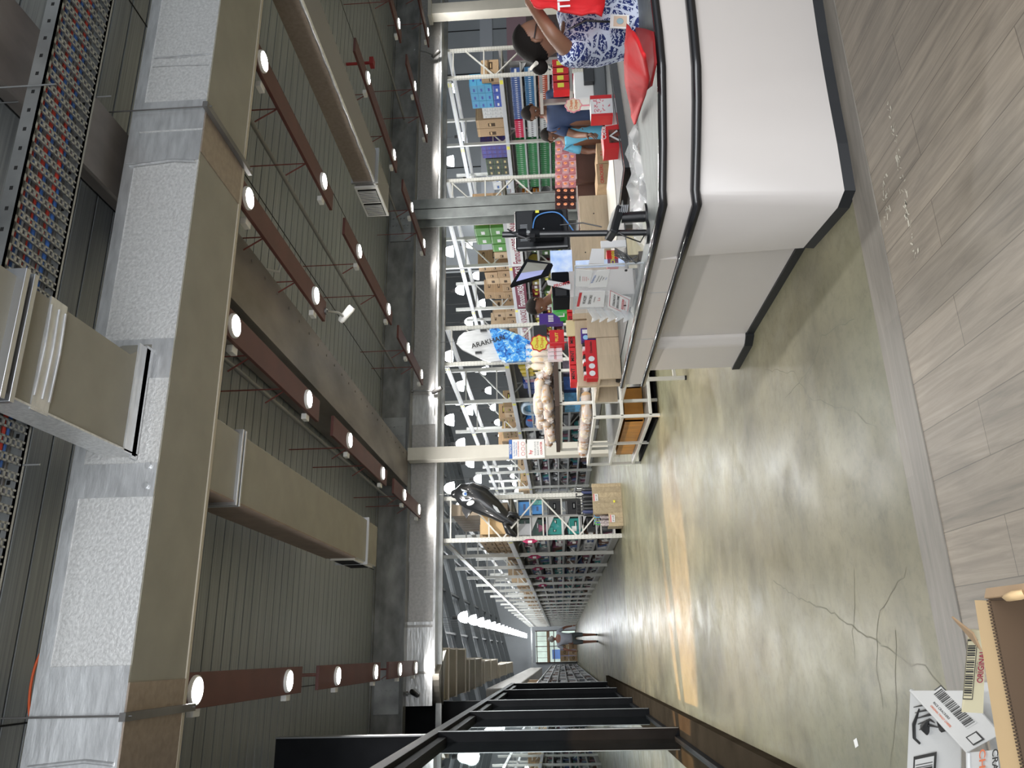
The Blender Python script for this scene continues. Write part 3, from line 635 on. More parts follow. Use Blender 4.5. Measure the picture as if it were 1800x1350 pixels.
# far right rack, upper level: packs, blue and sky boxes, purple wall, dark boxes
def wall_of(name, X, Y0, z0, ny, nz, sx, sy, sz, m_, lab, cat, grp, skip=()):
    me = carton_mesh(m_) if isinstance(m_, tuple) else m_
    for j in range(nz):
        for i in range(ny):
            if (i, j) in skip: continue
            put(name, me, (X+sx/2, Y0+sy*(i+.5), z0+sz*j), (sx, sy*.96, sz*.98), '%s, %s from near end, %s layer up' % (lab, ORD[i], ORD[j]), cat, grp)
wall_of('carton', 15.05, 17.1, 2.505, 2, 1, .5, .35, .5, KM[1], 'tan carton on far right rack, first upright', 'box', 'cartons behind the first upright')
wall_of('carton', 15.0, 17.5, 2.505, 3, 1, .4, .3, .22, (BLU, PAPER, PAPER), 'dark blue box on the far right rack', 'box', 'dark blue boxes')
wall_of('carton', 15.0, 17.45, 2.735, 3, 3, .4, .32, .21, (SKY, BLU, BLU), 'sky blue box on the far right rack', 'box', 'sky blue boxes')
WP_ = (CARTW, PAPER, GREYW)
wall_of('toilet_roll_pack', 15.05, 18.45, 2.505, 3, 4, .4, .16, .15, WP_, 'white wrapped paper pack on the far right rack', 'pack', 'white wrapped paper packs', )
wall_of('carton', 15.02, 18.95, 2.505, 2, 1, .5, .4, .85, KM[0], 'tall brown carton beside the white packs', 'box', 'tall brown cartons')
wall_of('carton', 15.0, 19.97, 2.505, 4, 5, .3, .21, .16, (PUR, KRAFTD, BLU), 'purple box on the far right rack, second bay', 'box', 'purple boxes')
wall_of('carton', 15.0, 20.85, 2.505, 3, 3, .35, .3, .24, (mat('carton_black', (.04, .05, .035), .6), GRN, KRAFTL), 'black and green box, far right rack', 'box', 'black and green boxes')
wall_of('carton', 15.0, 21.8, 2.505, 2, 2, .4, .4, .3, (PAPER, GREYW, INKB), 'white printed box, far right rack', 'box', 'white printed boxes')
# small packets in rows on the far right rack
def packs(X, Y0, z0, n, sy, sz, body, lid, lab, grp, sx=.25):
    me = carton_mesh((body, lid, lid))
    for i in range(n): put('packet', me, (X+sx/2, Y0+sy*(i+.5), z0), (sx, sy*.86, sz), '%s, %s from near end' % (lab, ORD[i]), 'packet', grp)
pk = palette('packet', [(.05, .10, .30), (.04, .16, .34), (.42, .09, .05), (.34, .12, .26), (.38, .015, .05), (.60, .02, .08), (.72, .74, .76), (.02, .22, .06)], .4)
names = ['dark blue', 'blue', 'orange-red', 'mauve', 'deep red']
LV4 = [1.93, 1.55, 1.17, .79, .41]
for j, z in enumerate(LV4):
    packs(15.0, 17.12, z, 22, .085, .26, pk[[0, 1, 2, 3, 4][j]], PAPER, '%s and white packet, %s shelf down, far right rack' % (names[j], ORD[j]), names[j]+' packets')
for j, z in enumerate(LV4[:4]):
    packs(15.0, 19.05, z, 9, .09, .26, pk[5 if j == 0 else 6], pk[6] if j == 0 else INK, '%s packet past the %s row, far right rack' % ('crimson' if j == 0 else 'white', names[j]), 'packets past the %s row' % names[j])
packs(15.0, 19.05, LV4[3]-.38+.002, 9, .09, .3, YEL, INK, 'black and yellow packet, low shelf, far right rack', 'black and yellow packets')
for j, z in enumerate(LV4[:4]): packs(15.0, 20.03, z, 24, .105, .3, pk[7], mat('packet_silver', (.35, .42, .38), .4), 'dark green packet, %s shelf down, far right rack' % ORD[j], 'dark green packets, %s shelf' % ORD[j])
packs(15.0, 22.98, LV4[0], 6, .3, .22, mat('packet_orange', (.8, .28, .03), .4), PAPER, 'orange pouch, top shelf, far right rack', 'orange pouches, top shelf')
packs(15.0, 22.98, LV4[1], 6, .3, .22, MATS['packet_orange'], PAPER, 'orange pouch, second shelf, far right rack', 'orange pouches, second shelf')
# ---- mixed goods: bag shapes, bottles, boxes
def goods_meshes(cols, shapes):
    out = []
    for c in cols:
        for s in shapes:
            mb = MB()
            if s == 'box': mb.box((-.5, -.5, 0), (.5, .5, 1)); mb.quad((-.505, 0, .5), (0, -1, 0), ZA, .7, .35, 1)
            elif s == 'jar': mb.lathe([(0, 0), (.45, 0), (.48, .1), (.48, .7), (.3, .8), (.3, .98), (0, 1)], n=10); mb.lathe([(.485, .2), (.485, .6)], n=10, mi=1)
            elif s == 'bag': mb.prism([(-.3, -.5, 0), (.3, -.5, 0), (.4, -.42, .5), (.1, -.48, 1), (-.1, -.48, 1), (-.4, -.42, .5)], (0, .9, 0)); mb.quad((-.42, 0, .5), (0, -1, 0), ZA, .6, .35, 1)
            elif s == 'basket': mb.lathe([(.36, 0), (.5, 1), (.47, 1), (.34, .05), (0, .05)], n=12)
            out.append((s, mb.build('g', [c, PAPER if s != 'bag' else YEL], origin=(0, 0, 0)).data)); bpy.data.objects.remove(C.objects['g'])
    return out
G1 = goods_meshes(palette('goods', [(.03, .03, .035), (.10, .11, .12), (.03, .22, .22), (.35, .36, .38), (.6, .6, .6), (.12, .06, .04), (.17, .05, .09), (.05, .09, .22)]), ['box', 'jar', 'basket'])
G2 = goods_meshes(palette('snack', [(.16, .02, .03), (.10, .015, .02), (.30, .24, .04), (.06, .13, .04), (.35, .04, .03)]), ['bag', 'box'])
NAMES = {'box': ('boxed_item', 'boxed item'), 'jar': ('jar', 'jar'), 'basket': ('plastic_basket', 'plastic basket'), 'bag': ('snack_bag', 'snack bag')}
def fill(ri, i0, i1, levels, G, seed, hmax=.27, wr=(.14, .3), stuff=False, cname='household goods', X=None, zf=1):
    rr = random.Random(seed); X0 = (X if X is not None else RX[ri]+.07); sv = MB(); cnt = 0
    for i in range(i0, i1):
        for li, z in enumerate(levels):
            Y = 17+BAY*i+.1; k = 0
            while Y < 17+BAY*(i+1)-.35:
                wd = rr.uniform(*wr); h = rr.uniform(.5, 1)*hmax; s, me = G[rr.randrange(len(G))]; dpt = min(.36, wd*1.3) if s != 'jar' else wd
                if rr.random() < .93:
                    if stuff:
                        c = MB_CACHE.setdefault(me.name, ([tuple(v.co) for v in me.vertices], [tuple(p.vertices) for p in me.polygons], [p.material_index for p in me.polygons]))
                        n = len(sv.v); sv.v += [Vector((X0+.02+dpt/2+v[0]*dpt, Y+wd/2+v[1]*wd*.95, z+v[2]*h)) for v in c[0]]
                        mi = MAT_IX.setdefault((id(sv), me.materials[0].name), len([q for q in MAT_IX if q[0] == id(sv)]))
                        for f, fm in zip(c[1], c[2]): sv.f.append([n+a for a in f]); sv.m.append(mi); sv.sm.append(False)
                    else:
                        nm, desc = NAMES[s]; col = me.materials[0].name
                        put(nm, me, (X0+.02+dpt/2, Y+wd/2, z), (dpt, wd*.95, h), '%s %s, place %d, %s shelf up, %s bay, %s' % (COLW.get(col, 'grey'), desc, k+1, ORD[li], ORD[i], RN[ri]), 'goods', '%s in the %s' % (cname, RN[ri]))
                k += 1; Y += wd+.02
    if stuff:
        ms = [MATS[q[1]] for q in sorted([q for q in MAT_IX if q[0] == id(sv)], key=lambda q: MAT_IX[q])]
        sv.build('shelf_goods', ms, label='far small household goods crowding the shelves of the %s' % RN[ri], cat='goods', kind='stuff')
MB_CACHE = {}; MAT_IX = {}
COLW = {'goods_0': 'black', 'goods_1': 'charcoal', 'goods_2': 'teal', 'goods_3': 'grey', 'goods_4': 'white', 'goods_5': 'brown', 'goods_6': 'plum', 'goods_7': 'navy', 'snack_0': 'maroon', 'snack_1': 'dark red', 'snack_2': 'golden', 'snack_3': 'green', 'snack_4': 'red'}
LVS = [z+.002 for z in LV]
fill(0, 0, 4, LVS, G1, 1); fill(0, 4, 20, LVS, G1, 2, wr=(.25, .5), stuff=True)
fill(1, 2, 5, LVS[3:], G1, 3); fill(1, 2, 5, LVS[:3], G1, 4, stuff=True)
fill(2, 0, 3, LVS[2:5], G2, 5, wr=(.2, .28), hmax=.3, cname='snacks'); fill(2, 3, 4, LVS[1:5], G2, 6, stuff=True)
# left shelving beyond the glass partition
t = thing('display_shelf', 'crowded grey shelving on the left beyond the glass partition', 'shelf', (-1.6, 40, 0))
for z in (.18, .55, .92, 1.28, 1.64, 2.0, 2.36):
    mb = MB(); mb.box((-1.9, 26.2, z-.04), (-1.0, 75, z)); mb.build('shelf_board', [MATS['shelf_grey']], t)
mb = MB(); mb.box((-1.95, 26.2, 0), (-1.9, 75, 2.6)); mb.build('back_panel', [MATS['shelf_back']], t)
mb = MB(); mb.box((-1.9, 26.15, 0), (-.95, 26.2, 2.55)); mb.build('end_panel', [WMET], t)
sv = MB(); rr = random.Random(8); cols = [MATS['goods_%d' % k] for k in (0, 1, 3, 4, 4, 3, 4, 5)]
for z in (.182, .552, .922, 1.282, 1.642, 2.002):
    Y = 26.4
    while Y < 74: wd = rr.uniform(.2, .5); h = rr.uniform(.15, .3); sv.box((-1.3, Y, z), (-1.0-rr.random()*.1, Y+wd*.9, z+h), rr.randrange(8)); Y += wd
sv.build('shelf_goods', cols, label='small mixed packaged goods crowding the left shelving beyond the glass', cat='goods', kind='stuff')
for k, (Y, z, s) in enumerate([(27.2, 2.37, .5), (28.0, 2.37, .45), (28.9, 2.37, .5), (30.5, 2.37, .6), (33, 2.37, .5), (27.6, 2.85, .4), (36, 2.37, .6)]):
    put('carton', carton_mesh(KM[k % 3]), (-1.35, Y, z), (.5, .6, s-.02 if s != .5 else .46), '%s carton on top of the left shelving, %s from the near end' % (COLN[k % 3], ORD[k]), 'box', 'cartons on the left shelving')
for k in range(8):
    put('carton', carton_mesh(KM[k % 3]), (-.55+.52*(k % 4), 76.5, .8*(k//4)), (.5, .6, .78), 'large brown carton before the end window, %s from the left, %s row' % (ORD[k % 4], 'bottom' if k < 4 else 'top'), 'box', 'cartons before the end window')
# ---- special goods in the first bays
r2 = random.Random(4)
X0 = RX[0]
# end-on shelves seen through the first frame
t = thing('end_shelf', 'white shelf stack facing the camera inside the first frame of the aisle rack', 'shelf', (3.0, 17.2, 0))
for z in (.45, .85, 1.3, 1.72, 2.0, 2.28):
    mb = MB(); mb.box((2.44, 17.1, z-.03), (3.28, 17.5, z)); mb.build('shelf_board', [WMET], t)
mb = MB(); mb.box((2.84, 17.08, 0), (2.88, 17.5, 2.28)); mb.box((3.25, 17.12, 0), (3.28, 17.5, 2.28)); mb.build('side_panel', [WMET], t)
TEAL = mat('teal_plastic', (.02, .24, .22), .25); DGR = mat('dark_green_glass', (.03, .06, .05), .15); BLB = mat('blue_basket', (.05, .25, .62), .35)
bx = carton_mesh((BLB, MATS['goods_7'], MATS['goods_7'])); tb = carton_mesh((TEAL, PAPER, DGR)); db = carton_mesh((DGR, GREYW, BLK)); kb = carton_mesh((BLK, GALV, BLKM)); lb = carton_mesh((mat('pale_teal', (.12, .4, .38), .35), PAPER, TEAL))
k = 0
for X, z, sx, sz, me, nm in [(2.9, 2.002, .3, .24, bx, 'blue lattice basket'), (2.92, 1.722, .2, .22, bx, 'blue lattice basket'), (3.13, 1.722, .1, .22, lb, 'pale teal tub'), (2.9, 1.302, .3, .3, kb, 'black boxed item'), (2.9, .852, .3, .34, kb, 'black boxed item'),
        (2.46, 2.002, .17, .24, db, 'dark glass box'), (2.64, 2.002, .17, .24, db, 'dark glass box'), (2.46, 1.722, .34, .24, db, 'dark glass box'), (2.46, 1.302, .16, .34, tb, 'teal plastic box'), (2.63, 1.302, .18, .3, tb, 'teal plastic box'), (2.46, .852, .34, .3, tb, 'teal plastic box'), (2.5, .452, .3, .3, kb, 'black boxed item')]:
    put('storage_box', me, (X+sx/2, 17.28, z), (sx, .3, sz), '%s on the white end shelf inside the first aisle rack frame, %s down the list of items' % (nm, ORD[k]) if 0 else '%s %s the white end shelf panel, %s level, %s listed' % (nm, 'right of' if X > 2.85 else 'left of', {2.002: 'topmost', 1.722: 'second', 1.302: 'third', .852: 'fourth', .452: 'lowest'}[z], ORD[k]), 'box'); k += 1
# tall stack of beige boards on the upper part of the first rack, kraft bundles beneath
for k in range(7):
    mb = MB(); mb.box((3.0, 17.5+.36*k, 2.51), (3.26, 17.5+.36*k+.3, 3.8))
    mb.build('board_stack', mat('beige_board', (.44, .36, .27), .6), label='tall beige board bundle on the aisle rack behind the orca, %s from front' % ORD[k], cat='board', group='beige board bundles')
for k in range(4):
    mb = MB(); mb.box((2.5, 17.1+.1*k, 2.51), (2.96, 17.17+.1*k, 3.1-.03*k)); mb.build('board_stack', KRAFTL, label='upright kraft board on the first rack below the orca, %s from the front' % ORD[k], cat='board', group='kraft boards')
k = 0
for z in (2.51, 2.68, 2.86, 3.02):
    for Y in (17.75, 18.45, 19.15):
        me = carton_mesh(KM[3]); put('carton', me, (2.62, Y+.32, z), (.4, .66, .155), 'flat tan carton, first upper bay of aisle rack, %s from front, %s layer' % (ORD[int((Y-17.7)/.7)], ORD[int((z-2.5)/.17)]), 'box', 'flat tan cartons, first bay of aisle rack', (0, 0, r2.uniform(-.03, .03)))
for i in range(5):      # small oval aisle markers on the posts
    mb = MB(); c = Vector((2.37-.06, 17+BAY*i-.03, 2.0)); mb.tube([c+Vector((0, 0, -.16)), c+Vector((0, 0, -.08)), c+Vector((0, 0, .08)), c+Vector((0, 0, .16))], [.012, .05, .05, .012], 10, 0, flat=.25)
    mb.quad(c+Vector((-.02, -.055, 0)), XA, ZA, .05, .09, 1)
    mb.build('marker_sign', [mat('magenta_sign', (.4, .01, .09), .4), PAPER], label='oval magenta marker on the %s post of the aisle rack' % ORD[i], cat='sign')
# pool toys in the second rack
def simple(name, lab, cat, mb, ms, **k): return mb.build(name, ms, label=lab, cat=cat, **k)
for k, (Y, c, nm) in enumerate([(17.2, (.25, .38, .42), 'grey-blue'), (17.5, (.7, .55, .06), 'yellow'), (17.78, (.75, .6, .08), 'yellow'), (18.05, (.72, .56, .07), 'yellow'), (18.3, (.45, .48, .5), 'grey'), (18.52, (.55, .3, .42), 'pink')]):
    mb = MB(); mb.prism([(6.6, Y, 1.66), (6.6, Y+.2, 1.66), (6.6, Y+.22, 2.2-.03*k), (6.6, Y+.06, 2.22-.03*k)], (.3, 0, 0)); mb.quad((6.59, Y+.12, 1.78), (0, -1, 0), ZA, .08, .12, 1)
    simple('folded_pool_toy', '%s packed pool toy standing on the second rack, %s from the near end' % (nm, ORD[k]), 'toy', mb, [mat('toy_%d' % k, c, .35), INK], bevel=.02)
mb = MB()
for k in range(2): mb.box((6.6, 18.8+k*.5, 1.66), (6.9, 19.25+k*.5, 2.14-.1*k))
simple('blue_pool_bag', 'dark blue packed pool bags on the second rack beside the pink toy', 'toy', mb, [mat('deep_blue', (.02, .06, .3), .35, var=.3, scale=9)], bevel=.04)
def oval(c, ry, rz, n=28, e=.75):
    return [Vector((c[0], c[1]+ry*math.copysign(abs(math.cos(t))**e, math.cos(t)), c[2]+rz*math.copysign(abs(math.sin(t))**e, math.sin(t)))) for t in [2*math.pi*k/n for k in range(n)]]
t = thing('paddling_pool', 'white-rimmed blue oval paddling pool standing in the second rack', 'toy', (6.6, 20.9, 1.64))
mb = MB(); p = oval((6.6, 20.95, 1.95), .5, .3); mb.tube(p+[p[0]], .07, 8); mb.build('rim', [mat('pool_white', (.55, .68, .8), .3)], t)
mb = MB(); mb.prism(oval((6.62, 20.95, 1.95), .46, .27), (.05, 0, 0)); mb.build('floor_sheet', [mat('pool_blue', (.06, .28, .5), .3)], t)
t = thing('body_board', 'blue packed boat toy with red patch beside the paddling pool in the second rack', 'toy', (6.6, 22.3, 1.62))
mb = MB(); mb.prism(oval((6.56, 22.3, 1.93), .62, .29, e=.9), (.2, 0, 0)); mb.build('body', [mat('boat_blue', (.02, .13, .42), .3, var=.35, scale=6)], t, bevel=.05)
mb = MB(); mb.quad((6.55, 22.0, 2.08), (0, -1, .2), ZA, .2, .14); mb.tube([(6.55, 22.7, 1.8), (6.54, 22.3, 2.0), (6.55, 21.9, 1.98)], .012, 6, 1); mb.build('patch', [INKR, WPL], t)
# banners of the third rack
for k, (y0, bg, ink) in enumerate([(17.05, PAPER, INKM), (19.95, mat('maroon_banner', (.17, .01, .04), .6), PAPER), (22.9, PAPER, INKM)]):
    mb = MB(); X = 10.60; mb.box((X, y0, 2.06), (X+.02, y0+2.88, 2.4))
    mb.text('KOREAN SNACKS', (X-.004, y0+.95, 2.22), .27, (0, -1, 0), ZA, 1, sx=.85); mb.text('Famous', (X-.004, y0+2.3, 2.23), .30, (0, -1, 0), ZA, 1, sx=.9)
    simple('banner', '%s banner reading Famous KOREAN SNACKS on the third rack, %s' % (['white', 'maroon', 'white'][k], ['nearest the steel column', 'the middle one', 'farthest'][k]), 'sign', mb, [bg, ink])
for k, (y, z) in enumerate([(17.4, 3.2)]): pass
# ================================================================ ORCA AND BOOGIE BOARDS
t = thing('inflatable_orca', 'black inflatable orca toy with blue eyes hanging nose up from the first rack frame', 'toy', P(912, 925, 16.6))
path = [P(x, y, 16.6) for x, y in ((800, 868), (808, 868), (825, 871), (845, 880), (865, 893), (885, 908), (903, 920))]
ORM = mat('orca_vinyl', (.012, .013, .015), .28, coat=.4)
mb = MB(); mb.tube(path, [.10, .22, .30, .29, .23, .15, .08], 20, flat=.85)
mb.ell(path[0], (.1, .09, .1)); mb.build('body', [ORM], t)
def fin(pts, th, nm='fin', m_=ORM):
    mb = MB(); a = [P(x, y, 16.6-th/2) for x, y in pts]; mb.prism(a, (0, th, 0)); return mb.build(nm, [m_], t, bevel=.03, seg=3)
fin([(832, 868), (838, 856), (850, 853), (862, 858), (852, 862), (847, 874)], .09, 'dorsal_fin')
fin([(812, 882), (826, 884), (832, 894), (820, 912), (812, 898)], .08, 'flipper')
def blob(pts, rs, nm):
    mb = MB(); mb.tube([P(x, y, 16.6) for x, y in pts], rs, 14, flat=.6, up=(0, 1, 0)); return mb.build(nm, [ORM], t)
mb = MB(); mb.cyl(P(812, 868, 16.6), Vector((P(812, 868, 16.6).x, 16.6, 4.03)), .003, n=5); mb.build('cord', [WPL], t)
blob([(900, 918), (892, 911), (897, 905), (908, 906), (914, 913)], [.06, .11, .13, .10, .02], 'fluke')
blob([(900, 916), (888, 922), (894, 934), (903, 940), (908, 943)], [.06, .12, .13, .09, .03], 'fluke')
fy = 16.29
def patch(pts, ms, nm, yy): mb = MB(); mb.prism([P(x, y, yy) for x, y in pts], (0, .012, 0)); return mb.build(nm, ms, t, bevel=.004)
def el(cx, cy_, a, b2, ang, n=16): return [(cx+a*math.cos(k*2*math.pi/n)*math.cos(ang)-b2*math.sin(k*2*math.pi/n)*math.sin(ang), cy_+a*math.cos(k*2*math.pi/n)*math.sin(ang)+b2*math.sin(k*2*math.pi/n)*math.cos(ang)) for k in range(n)]
patch(el(827, 884, 7, 4, -.4), [WPL], 'white_patch', 16.27); patch(el(817, 868, 4.2, 3.6, .3), [mat('eye_blue', (.45, .6, .75), .3)], 'eye', 16.33); patch(el(818, 868, 2.4, 2.2, .3), [mat('iris_blue', (.04, .1, .3), .3)], 'iris', 16.32)
patch([(808, 875), (812, 878), (822, 878), (831, 875), (825, 880), (812, 881)], [mat('mouth_grey', (.45, .5, .6), .4)], 'mouth', 16.31)
patch([(810, 859), (816, 861), (832, 867), (826, 866), (812, 863)], [GREYW], 'chin_stripe', 16.36)
patch([(866, 887), (874, 892), (880, 902), (874, 900), (868, 893)], [GREYW], 'belly_patch', 16.36)
t = thing('body_board', 'bagged body board with silver base and blue camouflage tail hanging on the second rack frame', 'toy', P(950, 625, 16.7))
mb = MB(); mb.prism([P(x, y, 16.72) for x, y in ((802, 604), (806, 592), (816, 584), (835, 580), (865, 580), (885, 582), (890, 610), (880, 634), (862, 636), (845, 630), (828, 622), (812, 614))], (0, .06, 0))
mb.build('board_base', [mat('silver_board', (.60, .62, .64), .25, .3, var=.12, scale=3, stretch=(6, 1, 1))], t, bevel=.02, seg=3)
cm = mat('camo_blue', (.02, .09, .42), .3); nt = cm.node_tree
nt.links.new(ramp(nt, noise(nt, mapped(nt, (1, 1, 1)), 9, 5, .8, .7), [(.38, (.01, .03, .2)), (.47, (.03, .22, .65)), (.53, (.04, .28, .7)), (.6, (.4, .62, .68))]), nt.nodes['Principled BSDF'].inputs['Base Color'])
mb = MB(); mb.prism([P(x, y, 16.66) for x, y in ((860, 578), (874, 577), (890, 580), (912, 588), (932, 600), (946, 616), (948, 628), (940, 633), (915, 634), (890, 636), (878, 630), (868, 606))], (0, .10, 0))
mb.build('printed_bag', [cm], t, bevel=.03, seg=3)
mb = MB()
for x, y in ((850, 581), (841, 620)): mb.obox(P(x, y, 16.68), (.05, .05, .15))
mb.text('ARAKHAN', P(858, 601, 16.65), .17, XA*.25-ZA, XA+ZA*.25, 1); mb.build('strap_and_lettering', [BLK, INK], t)
c = P(806, 600, 16.75); mb = MB(); mb.cyl(c, Vector((c.x, 16.78, 4.03)), .004, n=5); mb.build('cord', [BLK], t)
t['label'] = t['label']
#@@FRONT
# ================================================================ CHECKOUT COUNTER
ZT, ZL = .855, .69
t = thing('checkout_counter', 'white checkout counter with curved front, black bumper rails and brushed steel top', 'counter', (2.4, 4, 0))
yy = (0, 59, 118, 178, 252, 335)
top = [Vector((4.6, 3.1, ZT)), Vector((3.6, 2.84, ZT)), Vector((3.1, 2.76, ZT))]+[PZ(x, y, ZT) for x, y in zip((1151, 1158, 1163, 1164, 1165, 1164), yy)]
low = [Vector((4.6, 3.15, ZL)), Vector((3.6, 2.92, ZL)), Vector((3.15, 2.82, ZL))]+[PZ(x, y, ZL) for x, y in zip((1213, 1219, 1224, 1225, 1224, 1222), yy)]
kick = [Vector((4.6, 3.1, 0)), Vector((3.9, 3.04, 0)), Vector((3.5, 3.03, 0))]+[PZ(x, y, 0) for x, y in zip((1448, 1457, 1467, 1478, 1492.5, 1506), yy)]
top2 = top+[Vector((1.93, 3.1, ZT)), Vector((1.93, 3.66, ZT))]
low2 = low+[Vector((1.955, 3.15, ZL)), Vector((1.955, 3.66, ZL))]
kick2 = kick+[Vector((1.90, 3.16, 0)), Vector((1.97, 3.66, 0))]
def loft(a, b2, mb, mi=0, smooth=False):
    n = len(a); mb.add(list(a)+list(b2), [(i, i+1, n+i+1, n+i) for i in range(n-1)], mi, smooth)
def off(l, dx, dy, z=None): return [Vector((v.x+dx, v.y+dy, v.z if z is None else z)) for v in l]
mb = MB(); body_top = off(low2, .02, .03, ZL-.03); kt = off(kick2, .012, .012, .048)
loft(kt, body_top, mb, 0, True); mb.box((2.0, 3.62, .05), (4.4, 3.66, ZL))
mb.build('near_body', [LAMI], t)
mb = MB(); mb.box((2.045, 3.62, .05), (2.09, 5.02, ZL+.02)); mb.box((2.2, 5.3, .05), (2.9, 5.44, ZL)); mb.build('side_panel', [LAMI], t)
mb = MB(); mb.prism([(1.985, 5.03, .05), (2.03, 4.97, .05), (2.5, 4.97, .05), (2.5, 5.45, .05), (1.97, 5.45, .05)], (0, 0, ZL-.05)); mb.build('end_block', [LAMI], t, bevel=.02, seg=3)
mb = MB(); loft(off(low2, .008, .01), off(top2, .008, .01), mb, 0, True); mb.box((1.945, 3.655, ZL), (2.08, 5.66, ZT-.01)); mb.box((1.95, 5.6, ZL), (2.9, 5.65, ZT-.01)); mb.build('upper_band', [LAMI], t)
mb = MB()
for Y in (4.05, 4.75): mb.box((1.9435, Y, ZL+.02), (1.9455, Y+.004, ZT-.03))
mb.build('seam', [GREYW], t)
mb = MB(); inner = [(4.6, 3.9), (2.95, 3.62), (2.62, 3.66), (2.3, 3.55), (2.12, 3.62), (2.12, 4.6), (2.95, 4.75), (2.95, 5.62), (1.96, 5.66)]
poly = [(v.x, v.y) for v in top2]+[(1.945, 4.6), (1.96, 5.66)]
bm = bmesh.new(); pts = poly+inner[:-1][::-1]
vs = [bm.verts.new((x, y, ZT)) for x, y in pts]; fc = bm.faces.new(vs); bmesh.ops.triangulate(bm, faces=[fc]); bm.verts.index_update()
mb.add([v.co.copy() for v in bm.verts], [tuple(v.index for v in f.verts) for f in bm.faces]); bm.free()
mb.build('steel_top', [STEEL], t)
mb = MB(); mb.box((2.14, 4.62, ZT), (2.93, 5.58, ZT+.008)); mb.build('conveyor_belt', [mat('belt_grey', (.09, .095, .095), .5)], t)
RAIL = mat('black_rail', (.012, .012, .014), .2, coat=.6)
mb = MB(); q = [v+Vector((0, 0, .0)) for v in top2]+[Vector((1.935, 5.67, ZT))]; mb.tube(q, .021, 10, flat=.9); mb.build('top_rail', [RAIL], t)
mb = MB(); mb.tube([v for v in low2]+[Vector((1.96, 5.72, ZL))], .024, 10); mb.build('lower_rail', [RAIL], t)
mb = MB(); mb.tube([(1.98, 5.68, ZT+.01), (2.9, 5.68, ZT+.01)], .035, 10); mb.build('end_rail', [RAIL], t)
mb = MB(); loft(kick2, kt, mb, 0); mb.box((2.035, 3.6, 0), (2.06, 5.0, .048)); mb.prism([(1.975, 5.03, 0), (2.02, 4.955, 0), (2.5, 4.95, 0), (2.5, 5.46, 0), (1.96, 5.46, 0)], (0, 0, .055)); mb.build('kick_strip', [mat('kick_black', (.012, .013, .015), .5)], t)
mb = MB()
for x, y in ((1338, 98), (1340, 96), (1347, 95), (1320, 111), (1323, 112)):
    p = PZ(x, y, .25); mb.quad((p.x, 2.965 if 0 else p.y+0, p.z), XA, ZA, .0, .0)
# second counter behind the cashier, and the white bench
t = thing('service_desk', 'white service desk with black top edge behind the cashier', 'counter', (3.9, 4.9, 0))
mb = MB(); mb.prism([(3.1, 4.5, 0), (3.9, 4.75, 0), (5.2, 5.1, 0), (5.2, 5.7, 0), (3.1, 5.3, 0)], (0, 0, .8)); mb.build('body', [LAMI], t)
mb = MB(); mb.prism([(3.06, 4.44, .8), (3.9, 4.7, .8), (5.25, 5.05, .8), (5.25, 5.75, .8), (3.06, 5.35, .8)], (0, 0, .05)); mb.build('top_edge', [RAIL], t, bevel=.01)
mb = MB(); mb.prism([(3.1, 4.5, .85), (3.9, 4.76, .85), (5.2, 5.1, .85), (5.2, 5.7, .85), (3.1, 5.3, .85)], (0, 0, .004)); mb.build('worktop', [mat('desk_grey', (.13, .14, .145), .35)], t)
t = thing('bench', 'white framed packing bench below the plywood panels', 'table', (2.9, 5.5, 0))
mb = MB(); mb.box((2.98, 5.05, .82), (3.75, 5.72, .86)); mb.box((1.99, 5.72, .80), (3.75, 6.2, .82)); mb.build('bench_top', [WPOST], t, bevel=.004)
for X, Y in ((3.02, 5.08), (3.7, 5.08), (3.02, 5.66), (3.7, 5.66)):
    mb = MB(); mb.box((X-.03, Y-.03, 0), (X+.03, Y+.03, .82)); mb.build('leg', [WMET], t)
# plywood candy stand at the far end of the counter
t = thing('candy_stand', 'pale plywood candy stand with plain backs at the far end of the checkout', 'display stand', (2.8, 5.9, 0))
for k, (X0, X1, z1) in enumerate([(1.98, 2.55, 1.19), (2.56, 2.98, 1.205), (2.99, 3.34, 1.19), (3.35, 3.72, 1.10)]):
    mb = MB(); mb.box((X0, 5.76, .82), (X1-.005, 5.80, z1)); mb.cyl(((X0+X1)/2, 5.76, z1-.12), ((X0+X1)/2, 5.757, z1-.12), .006, mi=1); mb.build('back_panel', [MATS['pale_ply'], INK], t)
mb = MB(); mb.box((1.98, 5.8, 1.02), (3.7, 6.2, 1.04)); mb.box((1.98, 5.8, 1.17), (2.56, 6.15, 1.19)); mb.box((1.98, 6.17, .85), (3.7, 6.2, 1.02)); mb.box((1.98, 5.6, .86), (2.32, 5.62, 1.03)); mb.box((2.325, 5.6, .86), (2.60, 5.62, 1.10)); mb.box((1.98, 5.62, 1.02), (2.6, 5.76, 1.035)); mb.build('shelf', [MATS['pale_ply']], t)
RED = mat('pack_red', (.6, .015, .02), .35); PUR2 = mat('pack_purple', (.06, .02, .22), .35); GRNP = mat('pack_green', (.03, .35, .04), .3)
def cbox(lab, a, b2, ms, tx=None, name='candy_box', cat='box', sz=.04, rail=None, ti=1):
    mb = MB(); mb.box(a, b2)
    cxm = (a[0]+b2[0])/2; cz = (a[2]+b2[2])/2
    if tx: mb.text(tx, (cxm, a[1]-.002, cz), sz, XA, ZA, ti)
    return simple(name, lab, cat, mb, ms, bevel=.002)
